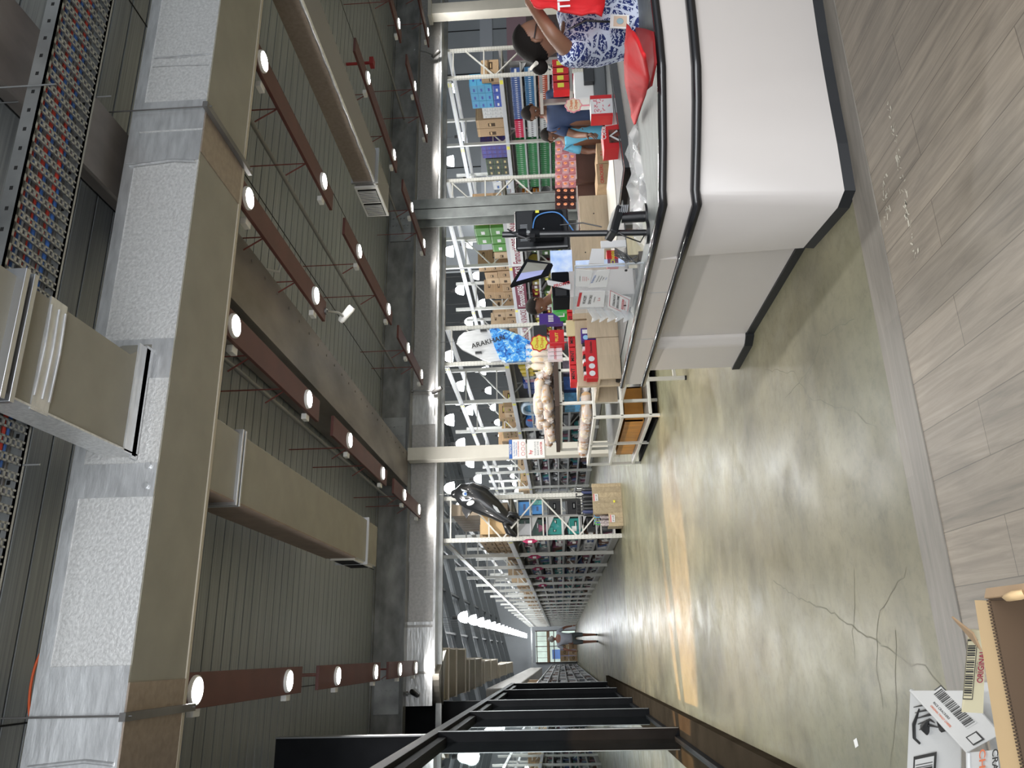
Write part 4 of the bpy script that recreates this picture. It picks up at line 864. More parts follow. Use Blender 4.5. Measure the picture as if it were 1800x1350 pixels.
# red chocolate boxes on the ledge in front
t = thing('candy_box', 'long red candy box with white oval logos on the plywood ledge, above the counter corner', 'box', (2.2, 5.7, 1.0))
mb = MB(); mb.box((1.99, 5.61, 1.037), (2.31, 5.70, 1.125)); mb.build('box', [RED], t, bevel=.003)
mb = MB()
for k in range(3): p = [Vector((2.03+k*.06+.022*math.cos(a*math.pi/8), 5.608, 1.08+.024*math.sin(a*math.pi/8))) for a in range(16)]; mb.prism(p, (0, -.001, 0))
mb.text('Chocolate', (2.245, 5.606, 1.08), .024, XA, ZA, 1); mb.build('logo_print', [PAPER, INK], t)
mb = MB()
for k in range(9): mb.obox((2.01+k*.034, 5.66, 1.135), (.022, .07, .02), (0, r.uniform(-.3, .3), r.uniform(-.3, .3)), k % 3)
mb.build('candy_bars', [RED, PAPER, INK], t)
mb = MB(); mb.box((2.45, 5.62, 1.037), (2.5, 5.7, 1.09)); simple('candy_packet', 'tiny cream packet behind the low plywood front right of the purple box', 'packet', mb, [PAPER])
cbox('purple biscuit box with pale blue oval beside the long red candy box', (2.315, 5.63, 1.037), (2.42, 5.71, 1.15), [PUR2, PAPER], 'Oreo' if 0 else None)
mb = MB(); mb.prism([Vector((2.34+.02*math.cos(a*math.pi/8), 5.629, 1.115+.022*math.sin(a*math.pi/8))) for a in range(16)], (0, -.001, 0)); mb.quad((2.39, 5.628, 1.12), XA, ZA, .035, .04, 1)
simple('label_sticker', 'pale blue oval sticker on the purple biscuit box', 'label', mb, [mat('pale_blue', (.3, .55, .8), .4), PAPER])
for k in range(6):
    cbox('red sweet box lettered MINT on the candy stand, %s from the left' % ORD[k], (2.05+k*.155, 5.86, 1.192), (2.195+k*.155, 6.0, 1.245), [RED, INK], 'Mentos' if 0 else 'MINT', sz=.04)
for k in range(3):
    mb = MB(); X = 2.62+k*.085; mb.prism([(X, 5.9, 1.22), (X+.08, 5.9, 1.22), (X+.085, 5.93, 1.37), (X+.0, 5.95, 1.36)], (0, .05, .0)); mb.text('L', (X+.04, 5.898, 1.29), .07, XA, ZA, 1)
    simple('snack_bag', 'glossy green snack bag behind the plywood backs, %s from the left' % ORD[k], 'bag', mb, [GRNP, PAPER], bevel=.012)
cbox('purple carton with white barcode leaning above the candy stand', (2.6, 5.93, 1.28), (2.7, 5.99, 1.48), [PUR2, PAPER], 'lllll', sz=.06)
cbox('small red fruit sweet box with yellow print over the candy stand', (2.37, 5.85, 1.28), (2.51, 5.95, 1.40), [RED, YEL], 'FRUIT', sz=.035)
cbox('cream sweet box beside the small red fruit sweet box', (2.44, 5.82, 1.14), (2.58, 5.84, 1.26), [mat('cream_box', (.7, .6, .35), .5), INKR], None)
for k in range(3): cbox('white and red sweet packet in the row above the candy stand, %s from the left' % ORD[k], (2.27+k*.035, 5.9, 1.30), (2.30+k*.035, 5.96, 1.42), [PAPER, INKR], 'm', sz=.04)
def flower(c, rad, lab, col, txt, c2=None):
    mb = MB(); c = Vector(c)
    for q, (s, mi) in enumerate(((1.0, 0), (.86, 1))):
        mb.prism([c+Vector((rad*s*(1+.07*math.cos(8*a))*math.cos(a), -.004*q, rad*s*(1+.07*math.cos(8*a))*math.sin(a))) for a in [2*math.pi*k/64 for k in range(64)]], (0, .004, 0), mi)
    for q, w_ in enumerate(txt): mb.text(w_, c+Vector((0, -.006, rad*.28*(1 if q == 0 else -1))), rad*.5, XA, ZA, 2)
    mb.cyl(c+Vector((0, .01, -rad)), c+Vector((0, .01, -rad-.15)), .006, mi=0)
    return simple('flower_sign', lab, 'sign', mb, [col, c2 or YEL, INKO])
mb = MB(); 
flower(P(948, 603, 5.8), .072, 'round red and yellow flower-shaped lollipop sign above the bread rack', RED, ('Chupa', 'Chups'))
flower(P(1008, 185, 4.9), .065, 'pink and cream flower-shaped lollipop sign beside the girl in navy', mat('flower_pink', (.8, .3, .35), .4), ('Chupa', 'Chups'), mat('flower_cream', (.85, .7, .5), .4))
cbox('dark cap-shaped display top beside the red and yellow flower sign', (2.47, 5.9, 1.42), (2.58, 5.95, 1.53), [BLK, PAPER])
# price card, printer and boxes on the back of the checkout
def at(x, y, Y): return P(x, y, Y)
def plate(lab, name, cat, x0, x1, y0, y1, Y, ms, dp=.02, tx=(), bev=.002, tilt=0):
    a = at(x1, y1, Y); b2 = at(x0, y0, Y); wd = b2.x-a.x; h = b2.z-a.z; c = (a+b2)/2; R = Euler((0, tilt, 0)).to_matrix()
    mb = MB(); mb.obox(c+Vector((0, dp/2, 0)), (wd, dp, h), R)
    for s, fx, fz, sz, mi in tx: mb.text(s, c+R @ Vector((fx*wd, -.002, fz*h)), sz*h, R @ XA, R @ ZA, mi)
    return simple(name, lab, cat, mb, ms, bevel=bev)
# pos screens on the pole
t = thing('screen_pole', 'black steel pole with clamps standing on the counter, carrying two screens', 'stand', (2.08, 3.62, ZT))
pb = Vector((2.09, 3.62, ZT)); pt = P(886, 436, 3.75); pt = Vector((pb.x+.03, 3.62, 1.63))
mb = MB(); mb.cyl(pb, pt, .0165); mb.build('pole', [BLK], t)
mb = MB(); mb.cyl(pb, pb+Vector((0, 0, .015)), .06, n=20); mb.build('base', [BLK], t)
mb = MB()
for z in (1.50, 1.43): mb.cyl((pt.x, 3.62, z), (pt.x, 3.62, z+.045), .026)
mb.build('clamp', [BLKM], t)
mb = MB(); mb.tube([(pt.x+.02, 3.6, 1.60), (pt.x-.03, 3.58, 1.55), (pt.x-.05, 3.6, 1.48)], .005, 6); 
mb.tube([(pt.x+.03, 3.6, 1.32), (pt.x+.03, 3.59, 1.2), (pt.x-.0, 3.59, 1.1)], .004, 6); mb.tube([(pt.x+.0, 3.6, 1.05), (pt.x-.06, 3.6, .98), (pt.x-.08, 3.63, .9), (pt.x-.02, 3.66, .87)], .004, 6)
mb.build('cables', [BLK, mat('blue_lead', (.08, .25, .6), .4)], t)
# monitor seen from behind
t = thing('monitor', 'black monitor seen from behind with a blue cable, mounted beside the pole', 'monitor', (2.3, 3.75, 1.3))
a = P(1002, 434, 3.75); b2 = P(904, 370, 3.75)
mb = MB(); mb.box((a.x, 3.75, a.z), (b2.x, 3.785, b2.z)); mb.build('casing', [BLK], t, bevel=.012)
mb = MB(); mb.box((a.x+.03, 3.70, a.z+.03), (b2.x-.035, 3.75, b2.z-.10)); mb.build('rear_cover', [BLKM], t, bevel=.015)
mb = MB()
for i in range(12): mb.box((a.x+.05+i*.009, 3.748, b2.z-.07), (a.x+.053+i*.009, 3.75, b2.z-.03))
for dx in (.05, .09): mb.cyl((a.x+dx, 3.698, a.z+.14), (a.x+dx, 3.696, a.z+.14), .004)
mb.tube(spline([(pt.x+.04, 3.69, 1.47), (b2.x-.09, 3.69, 1.45), (b2.x-.06, 3.69, 1.38), (b2.x-.08, 3.69, 1.31), (pt.x+.03, 3.69, 1.24)]), .004, 6, 1)
mb.quad((b2.x-.055, 3.685, 1.44), XA, ZA, .016, .02, 2); mb.build('vents_and_lead', [GREYW, MATS['blue_lead'], YEL], t)
mb = MB(); mb.bar((pt.x, 3.65, 1.47), (a.x+.08, 3.72, 1.45), .03, .02); mb.build('arm', [BLKM], t)
t = thing('customer_display', 'small tilted customer display with grey and blue screen, left of the pole', 'monitor', (2.0, 3.6, 1.45))
c = [P(x, y, 3.6) for x, y in ((925, 455), (971, 463), (963, 490), (897, 511))]   # corners
mb = MB(); mb.prism([c[0], c[1], c[2]+Vector((0, -.05, 0)), c[3]+Vector((0, -.05, 0))], (0, .02, -.004)); mb.build('casing', [BLKM], t, bevel=.004)
def bil(u, v2, dy=-.003): p = (c[0]*(1-u)+c[1]*u)*(1-v2)+((c[3]+Vector((0, -.05, 0)))*(1-u)+(c[2]+Vector((0, -.05, 0)))*u)*v2; return p+Vector((0, dy, 0))
mb = MB(); mb.add([bil(.12, .12), bil(.85, .12), bil(.82, .55), bil(.12, .55)], [(0, 1, 2, 3)], 0); mb.add([bil(.12, .55), bil(.82, .55), bil(.80, .88), bil(.12, .88)], [(0, 1, 2, 3)], 1)
mb.build('screen', [mat('screen_grey', (.22, .22, .19), .25, emit=.15), mat('screen_blue', (.28, .3, .5), .25, emit=.4)], t)
mb = MB(); mb.bar((pt.x, 3.62, 1.47), (pt.x-.05, 3.6, 1.47), .03); mb.cyl((pt.x-.02, 3.58, 1.49), (pt.x-.02, 3.57, 1.49), .01, mi=1); mb.build('bracket', [BLK, GALV], t)
# card terminal on its own stand
t = thing('card_terminal', 'black card terminal on a short stand on the counter beside the pole', 'card terminal', (2.2, 3.62, ZT))
a = P(1108, 412, 3.65); 
mb = MB(); mb.cyl((2.2, 3.64, ZT), (2.2, 3.64, .99), .03); mb.cyl((2.2, 3.64, ZT), (2.2, 3.64, ZT+.012), .07, n=18); mb.build('stand', [BLK], t)
mb = MB(); mb.obox((2.15, 3.61, 1.03), (.19, .09, .045), (.35, .28, .2)); mb.build('housing', [BLK], t, bevel=.01)
mb = MB(); 
for i in range(5): mb.obox((2.22+.0*i, 3.585, 1.0-.01*i), (.05, .01, .004), (.3, .2, .2))
mb.build('keys', [GREYW], t)
# plexiglass guard with notices
t = thing('screen_guard', 'clear plexiglass guard clamped along the counter edge, carrying printed notices', 'guard', (2.05, 4.2, ZT))
mb = MB(); mb.box((2.048, 3.88, ZT), (2.052, 4.52, 1.24)); mb.build('sheet', [CLEAR], t)
mb = MB(); mb.box((2.046, 3.877, ZT), (2.054, 3.885, 1.24)); mb.box((2.046, 3.88, 1.235), (2.054, 4.52, 1.243)); mb.cyl((2.04, 3.95, .95), (2.046, 3.95, .95), .008, mi=1); mb.cyl((2.04, 4.42, .92), (2.046, 4.42, .92), .008, mi=1); mb.build('edge', [mat('acrylic_edge', (.55, .58, .6), .2), INK], t)
def notice(lab, pix, lines, border=None, hdr=None, foot=None):
    ps = [PX(x, y, 2.044) for x, y in pix]            # top-left, top-right, bottom-right, bottom-left as read
    mb = MB(); mb.prism(ps, (-.0015, 0, 0)); o = ps[0]; xd = (ps[1]-ps[0]); yd = (ps[0]-ps[3]); wd = xd.length; h = yd.length; cc = (ps[0]+ps[2])/2+Vector((-.003, 0, 0))
    if border is not None:
        for sx, sy, ww, hh in ((0, .46, .94, .02), (0, -.46, .94, .02), (.46, 0, .02, .94), (-.46, 0, .02, .94)): mb.quad(cc+xd*sx+yd*sy, xd, yd, wd*ww, h*hh, border)
    for fx, fy, ww, hh, mi in (hdr or []): mb.quad(cc+xd*fx+yd*fy, xd, yd, wd*ww, h*hh, mi)
    for s, fx, fy, sz, mi in lines: mb.text(s, cc+xd*fx+yd*fy+Vector((-.001, 0, 0)), sz*h, xd, yd, mi, sx=.85)
    simple('notice', lab, 'sign', mb, [PAPER, INK, INKR, INKB, PAPER])
notice('notice reading WE ACCEPT OR PAY ONLY on the plexiglass guard', ((1014, 540), (1020, 511), (1064, 511), (1061, 539)), [('WE ACCEPT', 0, .22, .15, 1), ('QR PAY ONLY', 0, .02, .14, 1), ('for the self checkout', 0, -.13, .06, 1), ('Q   A', 0, -.3, .12, 2)], hdr=[(0, .42, .85, .1, 2)])
notice('notice reading STEALING IS A SERIOUS CRIME, white with dark red border, tilted', ((1068, 540), (1070, 511), (1109, 523), (1102, 556)), [('STEALING IS A', 0, .25, .15, 1), ('SERIOUS CRIME', 0, .06, .15, 1), ('OFFENDERS WILL BE', 0, -.18, .08, 4), ('REPORTED TO THE POLICE', 0, -.3, .06, 2)], border=2, hdr=[(0, -.18, .6, .1, 2)])
notice('notice with red paragraph and dark heading, upper left one on the plexiglass guard', ((1012, 503), (1012, 473), (1042, 475), (1035, 504)), [('Dear Valued Customers', 0, .32, .1, 1), ('we thank you for shopping', 0, .1, .08, 2), ('please present your card', 0, -.04, .08, 2), ('before the sale is closed', 0, -.18, .08, 2), ('thank you', 0, -.32, .08, 2)])
notice('pale blue notice headed RETURN POLICY, tilted, on the plexiglass guard', ((1035, 505), (1050, 476), (1072, 473), (1066, 504)), [('RETURN POLICY', 0, .3, .15, 3), ('goods may be exchanged', 0, .08, .09, 1), ('within seven days with', 0, -.08, .09, 1), ('the receipt', 0, -.22, .09, 1), ('Thank you', 0, -.38, .08, 3)])
# behind the guard
a = P(1003, 545, 4.4); a.x = 2.11; b2 = P(969, 478, 4.4)
t = thing('computer_box', 'black point-of-sale computer box above the plexiglass guard with silver stripe', 'computer', (2.4, 4.4, 1.1))
mb = MB(); mb.box((a.x, 4.4, a.z), (b2.x, 4.6, b2.z)); mb.build('case', [BLKM], t, bevel=.008)
mb = MB(); mb.box((a.x, 4.4, ZT), (b2.x, 4.6, a.z)); mb.build('stand', [LAMI], t, bevel=.004)
mb = MB(); mb.box((a.x+.005, 4.385, a.z+.02), (a.x+.09, 4.4, b2.z-.02)); mb.build('front_panel', [BLK], t)
mb = MB(); ps = [P(x, y, 4.37) for x, y in ((961, 492), (1003, 499), (1003, 509), (963, 500))]; mb.prism(ps, (0, .008, 0)); p0 = (ps[0]+ps[2])/2; mb.text('PROMO', p0+Vector((0, -.002, -.02)), .03, ZA*-1+XA*.2, XA, 1); mb.build('paper_strip', [PAPER, INKR], t)
mb = MB(); mb.box((P(1007, 480, 4.75).x, 4.75, P(1007, 480, 4.75).z), (P(967, 441, 4.75).x, 4.77, P(967, 441, 4.75).z))
mb.box((2.5, 4.75, ZT-.02), (2.55, 4.77, 1.2))
pm = mat('screen_print', (.35, .5, .8), .3, emit=.3, var=.5, scale=14, col2=(.85, .9, 1)); simple('poster_board', 'blue and white printed board behind the tilted customer display', 'sign', mb, [pm])  # printed board given a faint glow of its own, no lamp in it
mb = MB(); mb.prism([P(x, y, 4.7) for x, y in ((1042, 440), (1060, 470), (1060, 440))], (0, .02, 0)); 
ps = [P(x, y, 4.6) for x, y in ((1040, 437), (1062, 437), (1062, 463), (1035, 463))]; mb = MB(); mb.prism(ps, (0, .02, 0)); q = min(ps, key=lambda v: v.z); mb.box((q.x+.01, 4.602, .862), (q.x+.06, 4.618, q.z+.02)); simple('paper_roll_box', 'white box leaning behind the plexiglass guard', 'box', mb, [PAPER])
cbox('red snack box with yellow bubble print behind the cables', tuple(P(1088, 466, 4.75)), tuple(P(1066, 440, 4.75)+Vector((0, .08, 0))), [RED, YEL], 'Chupa', sz=.04)
mb = MB()
for k in range(5): mb.tube([P(1035+14*k, 540, 4.5), P(1050+14*k, 556-2*(k % 2), 4.55), P(1040+14*k, 566, 4.6)], [.02, .035, .004], 8)
simple('carrier_bags', 'bunch of cloudy white plastic carrier bags hanging past the notices', 'bag', mb, [CLEAR2])
mb = MB(); rr = random.Random(3); vs = []
for i in range(9):
    for j in range(7): vs.append((2.25+i*.085, 3.62+j*.09, .80+.10*rr.random()*(1 if 0 < i < 8 else .3)))
mb.add(vs, [(i*7+j, (i+1)*7+j, (i+1)*7+j+1, i*7+j+1) for i in range(8) for j in range(6)], 0, True); simple('plastic_wrap', 'crumpled clear plastic sheeting lying inside the checkout', 'bag', mb, [CLEAR2])
mb = MB(); mb.box((2.14, 3.7, .74), (2.95, 4.3, .78)); simple('inner_shelf', 'low grey shelf inside the checkout under the crumpled plastic', 'shelf', mb, [GREYW])
mb = MB(); mb.tube([P(1100, 445, 3.66), P(1108, 455, 3.67), P(1118, 462, 3.66), P(1125, 458, 3.65)], .004, 6); mb.tube([P(1085, 440, 3.66), P(1100, 462, 3.68), P(1120, 450, 3.66)], .004, 6)
for k in range(5): mb.tube([P(1080, 436+k*3, 3.7), P(1098, 446+k*3, 3.72), P(1112, 456, 3.7)], .004, 5)
simple('cable_bundle', 'tangled black cables hanging behind the counter edge by the pole', 'cable', mb, [BLK])
# red cloth bags
def cloth(name, lab, pts, th, seed, ms, extra=None, amp=.02, label=True):
    rr = random.Random(seed); bm = bmesh.new(); pts = [Vector(p) for p in pts]
    vs = [bm.verts.new(p) for p in pts]; bm.faces.new(vs); bmesh.ops.triangulate(bm, faces=bm.faces[:])
    bmesh.ops.subdivide_edges(bm, edges=bm.edges[:], cuts=4, use_grid_fill=True); bmesh.ops.triangulate(bm, faces=bm.faces[:])
    for v in bm.verts:
        co = v.co; s = math.sin(co.x*23+seed)*math.cos(co.z*31)+.6*math.sin((co.x+co.z)*47+seed); v.co = co+Vector((0, -1, 0))*amp*s
    bmesh.ops.solidify(bm, geom=bm.faces[:], thickness=th); bm.verts.index_update()
    mb = MB(); mb.add([v.co.copy() for v in bm.verts], [tuple(v.index for v in f.verts) for f in bm.faces], 0, True); bm.free()
    if extra: extra(mb)
    return simple(name, lab, 'bag', mb, ms)
cloth('shopping_bag', 'red cloth shopping bag lying open on the steel counter top', [PZ(x, y, z) for x, y, z in ((1105, 44, .98), (1120, 62, .99), (1135, 95, .97), (1142, 140, .93), (1136, 165, .9), (1118, 218, .88), (1112, 200, .9), (1101, 148, 1.0), (1100, 110, 1.02), (1102, 80, 1.02))], .012, 2, [REDBAG], amp=.006)
cloth('folded_bag', 'dark folded inner side of a red cloth bag lying on the steel counter top', [PZ(x, y, .865+.01*k) for k, (x, y) in enumerate(((1118, 48), (1150, 55), (1155, 110), (1147, 150), (1135, 160), (1128, 100)))], .008, 3, [mat('red_cloth_dark', (.30, .012, .015), .7)], amp=.004)
def tx(mb): mb.text('TH', P(992, 2, 2.93), .085, XA, ZA, 1)
cloth('shopping_bag', 'red cloth shopping bag with white lettering held up by the cashier', [P(x, y, 2.98) for x, y in ((938, 8), (960, 14), (1000, 20), (1058, 26), (1063, 10), (1070, -60), (930, -70), (925, -10))], .012, 5, [REDBAG, PAPER], extra=tx, amp=.012)
# things on the service desk and beyond
t = thing('label_printer', 'white desktop printer with black front on the service desk', 'printer', (4.2, 5.0, .854))
a = P(1045, 172, 5.2); b2 = P(1008, 126, 5.2)
mb = MB(); mb.box((a.x, 5.2, a.z), (b2.x, 5.35, b2.z)); mb.build('case', [WPL], t, bevel=.012)
mb = MB(); mb.box((a.x-.02, 5.2, .854), (b2.x+.5, 5.4, a.z)); mb.build('riser', [MATS['desk_grey']], t, bevel=.005)
a = P(1045, 147, 5.18); b2 = P(1024, 111, 5.18); mb = MB(); mb.box((a.x, 5.15, a.z), (b2.x, 5.2, b2.z)); mb.build('tray', [BLK], t, bevel=.006)
t = thing('box_display', 'white and red patterned cardboard display box standing on the service desk', 'box', (3.7, 4.8, .86))
a = P(1093, 202, 4.8); b2 = P(1037, 169, 4.8); mb = MB(); mb.box((a.x, 4.8, .856), (b2.x, 4.9, b2.z)); mb.build('carton', [PAPER], t)
mb = MB(); mb.box((a.x-.002, 4.795, .86), (a.x+.02, 4.905, b2.z)); mb.box((b2.x-.03, 4.795, .86), (b2.x, 4.905, b2.z))
for k in range(22): mb.obox((a.x+.035+r.random()*(b2.x-a.x-.07), 4.797, .88+r.random()*(b2.z-.9)), (.016, .003, .006), (0, r.random()*3, 0), 1)
mb.build('print', [RED, mat('print_pink', (.75, .25, .3), .5), PAPER], t)
t = thing('drink_crate', 'red soft drink carton with white Coke lettering standing behind the counter', 'box', (3.3, 4.7, .86))
cs = [P(x, y, 4.62) for x, y in ((1062, 262), (1058, 223), (1088, 218), (1095, 258))]
mb = MB(); mb.prism(cs[::1], (0, .14, 0)); cc = (cs[0]+cs[2])/2; mb.build('carton', [RED], t, bevel=.003)
mb = MB(); mb.text('Coke', cc+Vector((.03, -.004, .055)), .05, XA, ZA, 0); mb.quad(cc+Vector((0, -.003, -.02)), XA, ZA, .11, .08, 1); mb.tube([cc+Vector((-.04, -.006, -.05)), cc+Vector((0, -.006, .01)), cc+Vector((.04, -.006, -.04))], .008, 6, 0); mb.build('print', [PAPER, mat('photo_dark', (.12, .03, .02), .4, var=.9, scale=30)], t)
mb = MB(); mb.prism([P(x, y, 4.75) for x, y in ((1085, 205), (1105, 212), (1106, 235), (1088, 232))], (0, .05, 0)); simple('black_bag', 'folded dark grey pouch beside the soft drink carton', 'bag', mb, [mat('pouch_grey', (.06, .08, .08), .5)], bevel=.01)
mb = MB(); mb.tube([P(1086, 140, 4.9), P(1090, 128, 4.9), P(1095, 122, 4.9)], [.016, .012, .014], 8); mb.obox(P(1083, 148, 4.9), (.06, .05, .05), (0, 0, 0), 1); simple('barcode_scanner', 'pale handheld scanner lying on the service desk', 'scanner', mb, [mat('scanner_beige', (.5, .5, .42), .4), BLK])
# pink snack strips on a brown stand, cartons below
t = thing('snack_stand', 'brown display stand behind the counter hung with pink snack strips', 'display stand', (5.0, 7.0, 0))
a = P(1012, 380, 7.0); b2 = P(1018, 245, 7.0)
mb = MB(); mb.box((a.x, 7.05, .0), (b2.x, 7.35, P(1014, 300, 7).z)); mb.build('frame', [mat('stand_brown', (.07, .035, .025), .6)], t)
for X in (a.x+.4, a.x+.95): mb = MB(); mb.box((X, 7.0, .0), (X+.05, 7.05, 1.1)); mb.build('post', [MATS['stand_brown']], t)
pinkm = [mat('snack_pink', (.62, .25, .28), .35, var=.3, scale=20), mat('snack_pink_pale', (.75, .45, .48), .35, var=.25, scale=20)]; dkm = mat('snack_black', (.05, .02, .02), .35, var=.6, scale=30)
k = 0
for y in range(252, 372, 12):
    for q, x in enumerate((982, 994, 1006)):
        if y > 345 and q == 0: pass
        c = P(x, y, 6.9); mm = dkm if y > 335 else pinkm[(k+q) % 2]
        mb = MB(); mb.prism([c+Vector((-.036, 0, -.037)), c+Vector((.036, 0, -.037)), c+Vector((.034, 0, .037)), c+Vector((-.034, 0, .037))], (0, .03, 0)); mb.ell(c+Vector((.008, -.001, .0)), (.017, .006, .02), n=8, m=5, mi=1)
        simple('snack_packet', '%s snack packet hanging on the brown stand, column %d from the right, %s row' % ('black' if y > 335 else 'pink', k+1, ['top', 'middle', 'bottom'][q]), 'packet', mb, [mm, mat('snack_orange', (.6, .2, .08), .4)], bevel=.006, group='hanging snack packets')
    k += 1
for k, (x0, x1, y0, y1) in enumerate(((1048, 1096, 252, 286), (1048, 1096, 288, 322))):
    a = P(x1, y1, 6.6); b2 = P(x0, y0, 6.6); mb = MB(); mb.box((a.x, 6.6, max(.0, a.z)), (b2.x, 6.95, b2.z)); mb.text('CRACKERS' if k else '|| ||', ((a.x+b2.x)/2, 6.597, b2.z-.05), .045, XA, ZA, 1); 
    simple('carton', 'brown printed carton below the snack stand, %s one' % ('left' if k else 'right'), 'box', mb, [CART[1], INKR])
mb = MB(); a = P(1096, 322, 6.6); mb.box((a.x, 6.6, 0), (P(1096, 252, 6.6).x, 6.95, a.z-.005)); simple('pallet_stack', 'brown carton stack on the floor below the printed cartons', 'box', mb, [CART[2]])
for k in range(4):
    a = P(985, 150-k*13, 5.9); mb = MB(); mb.box((a.x-.05, 5.9, 1.12), (a.x+.045, 6.0, 1.27)); mb.quad((a.x, 5.897, 1.2), XA, ZA, .05, .06, 1)
    simple('candy_box', 'red candy box with yellow star in the row behind the cashier, %s from the left' % ORD[k], 'box', mb, [RED, YEL])
mb = MB(); sx0 = P(985, 168, 5.9).x; mb.box((sx0, 5.85, 1.09), (5.6, 6.15, 1.115)); mb.box((sx0, 5.85, 1.37), (5.6, 6.15, 1.40)); mb.box((5.0, 6.12, 0), (5.05, 6.15, 1.4)); mb.box((5.5, 6.12, 0), (5.55, 6.15, 1.4)); simple('shelf_unit', 'grey board shelf behind the cashier carrying red candy boxes', 'shelf', mb, [mat('grey_board', (.35, .33, .31), .6)])
# ================================================================ BREAD RACK
t = thing('bread_rack', 'white tubular steel rack stacked with wrapped bread, beside the checkout', 'rack', (3.5, 11, 0))
def rbar(a, b2, nm='rail', w_=.04): mb = MB(); mb.bar(a, b2, w_); mb.build(nm, [WMET], t, bevel=.004)
for X, Y, h in ((2.9, 9.72, .87), (2.9, 11.1, .87), (2.9, 12.4, .87), (4.1, 9.72, 1.3), (4.1, 12.4, 1.3), (3.15, 9.85, 1.3), (3.15, 12.35, 1.3), (3.62, 9.85, 1.3)): rbar((X, Y, 0), (X, Y, h), 'post')
for z in (.12, .49, .85):
    rbar((2.9, 9.72, z), (2.9, 12.4, z)); rbar((2.9, 9.72, z), (4.1, 9.72, z)); rbar((2.9, 12.4, z), (4.1, 12.4, z)); 
    mb = MB(); mb.box((2.92, 9.74, z-.005), (4.08, 12.38, z+.01)); mb.build('shelf_board', [mat('rack_board', (.36, .36, .34), .35)], t)
rbar((3.15, 9.85, 1.28), (4.1, 9.85, 1.28)); rbar((3.15, 9.85, 1.28), (3.15, 12.35, 1.28))
mb = MB(); mb.box((2.9, 9.9, .0), (4.0, 12.3, .03)); mb.build('base_shadow_board', [BLKM], t)  # black board standing in for the shade under the rack
mb = MB(); mb.box((3.1, 9.8, 1.30), (4.15, 12.3, 1.36)); simple('bread_tray', 'dark brown tray on top of the white bread rack', 'tray', mb, [mat('tray_brown', (.05, .03, .022), .6)])
BR = [mat('bread_a', (.46, .29, .15), .6, var=.25, scale=9), mat('bread_b', (.60, .45, .28), .6, var=.2, scale=9), mat('bread_c', (.33, .17, .085), .55, var=.3, scale=9)]
mat('bag_film', (.85, .86, .88), .12, alpha=.33)
def loaf(c, L, rad, d, m_, lab, grp, zs=1.0):
    c = Vector(c); d = Vector(d).normalized(); t = thing('bread_loaf', lab, 'bread', c-Vector((0, 0, rad*zs)), grp)
    mb = MB(); mb.tube([c-d*L/2, c-d*L*.42, c, c+d*L*.42, c+d*L/2], [rad*.35, rad*.9, rad, rad*.9, rad*.35], 12, flat=1.15); mb.build('loaf', [m_], t)
    mb = MB(); mb.tube([c-d*L*.52, c-d*L*.3, c, c+d*L*.3, c+d*L*.52, c+d*L*.7], [rad*.6, rad*1.14, rad*1.05, rad*1.12, rad*.35, rad*.8], 10, flat=1.15); mb.v = [v+Vector((r.uniform(-1, 1), r.uniform(-1, 1), r.uniform(-1, 1)))*.012 for v in mb.v]; mb.build('wrapper', [MATS['bag_film']], t)
k = 0
for row, (z, n) in enumerate(((1.43, 12), (1.55, 9))):
    for i in range(n):
        Y = 9.94+.19*i+.06*row; X = 3.32+r.uniform(-.05, .05)
        for q in range(2 if row == 0 else 1):
            loaf((X+q*.42+.12*row, Y, z+r.uniform(-.01, .05)), .34, .066, (1, r.uniform(-.8, .8), r.uniform(-.12, .12)), BR[(i+row+q) % 3], 'wrapped loaf on the top tray, %s layer, row %d, place %d' % (['lower', 'upper'][row], q+1, i+1), 'wrapped loaves on the top tray')
for q in range(4): loaf((3.72+.095*q, 9.92, 1.52), .30, .046, (.1, .1, 1), BR[1], 'upright wrapped bread roll on the top tray, %s from the left' % ORD[q], 'upright bread rolls', 3.5)
for i in range(9):
    loaf((3.15, 9.95+.27*i, .935), .36, .072, (1, r.uniform(-.5, .5), 0), BR[i % 3], 'wrapped loaf on the waist-high shelf, left column, place %d' % (i+1), 'wrapped loaves on the waist-high shelf')
    if i < 6: loaf((3.6, 9.95+.27*i, .935), .36, .072, (1, r.uniform(-.5, .5), 0), BR[(i+1) % 3], 'wrapped loaf on the waist-high shelf, right column, place %d' % (i+1), 'wrapped loaves on the waist-high shelf')
mb = MB(); mb.box((2.98, 10.3, .51), (3.0, 10.31, .52))
t = thing('crate', 'orange brown wooden crate on the lowest shelf of the bread rack', 'crate', (3.3, 11.3, .14))
mb = MB(); mb.box((3.0, 10.3, .14), (3.5, 12.2, .155)); 
for X in (3.0, 3.48): mb.box((X, 10.3, .155), (X+.02, 12.2, .40))
for Y in (10.3, 12.18): mb.box((3.0, Y, .155), (3.5, Y+.02, .40))
mb.build('crate_body', [mat('orange_wood', (.55, .24, .04), .35, var=.2, scale=3, stretch=(1, 6, 1))], t)
mb = MB(); mb.lathe([(0, 0), (.035, 0), (.037, .12), (.014, .18), (.013, .24), (0, .24)], (3.25, 10.1, .502), 12); simple('bottle', 'small dark bottle lying on the bread rack middle shelf', 'bottle', mb, [BLK])
for k, (X, c, nm) in enumerate(((3.6, (.05, .15, .5), 'blue'), (3.85, (.35, .3, .42), 'mauve'), (3.35, (.12, .4, .7), 'sky blue'))):
    mb = MB(); mb.box((X, 10.6, 1.0-.14), (X+.2, 10.9, 1.22)); simple('packet', '%s packaged goods inside the bread rack above the loaves' % nm, 'packet', mb, [mat('rackpack_%d' % k, c, .4, var=.4, scale=12)])
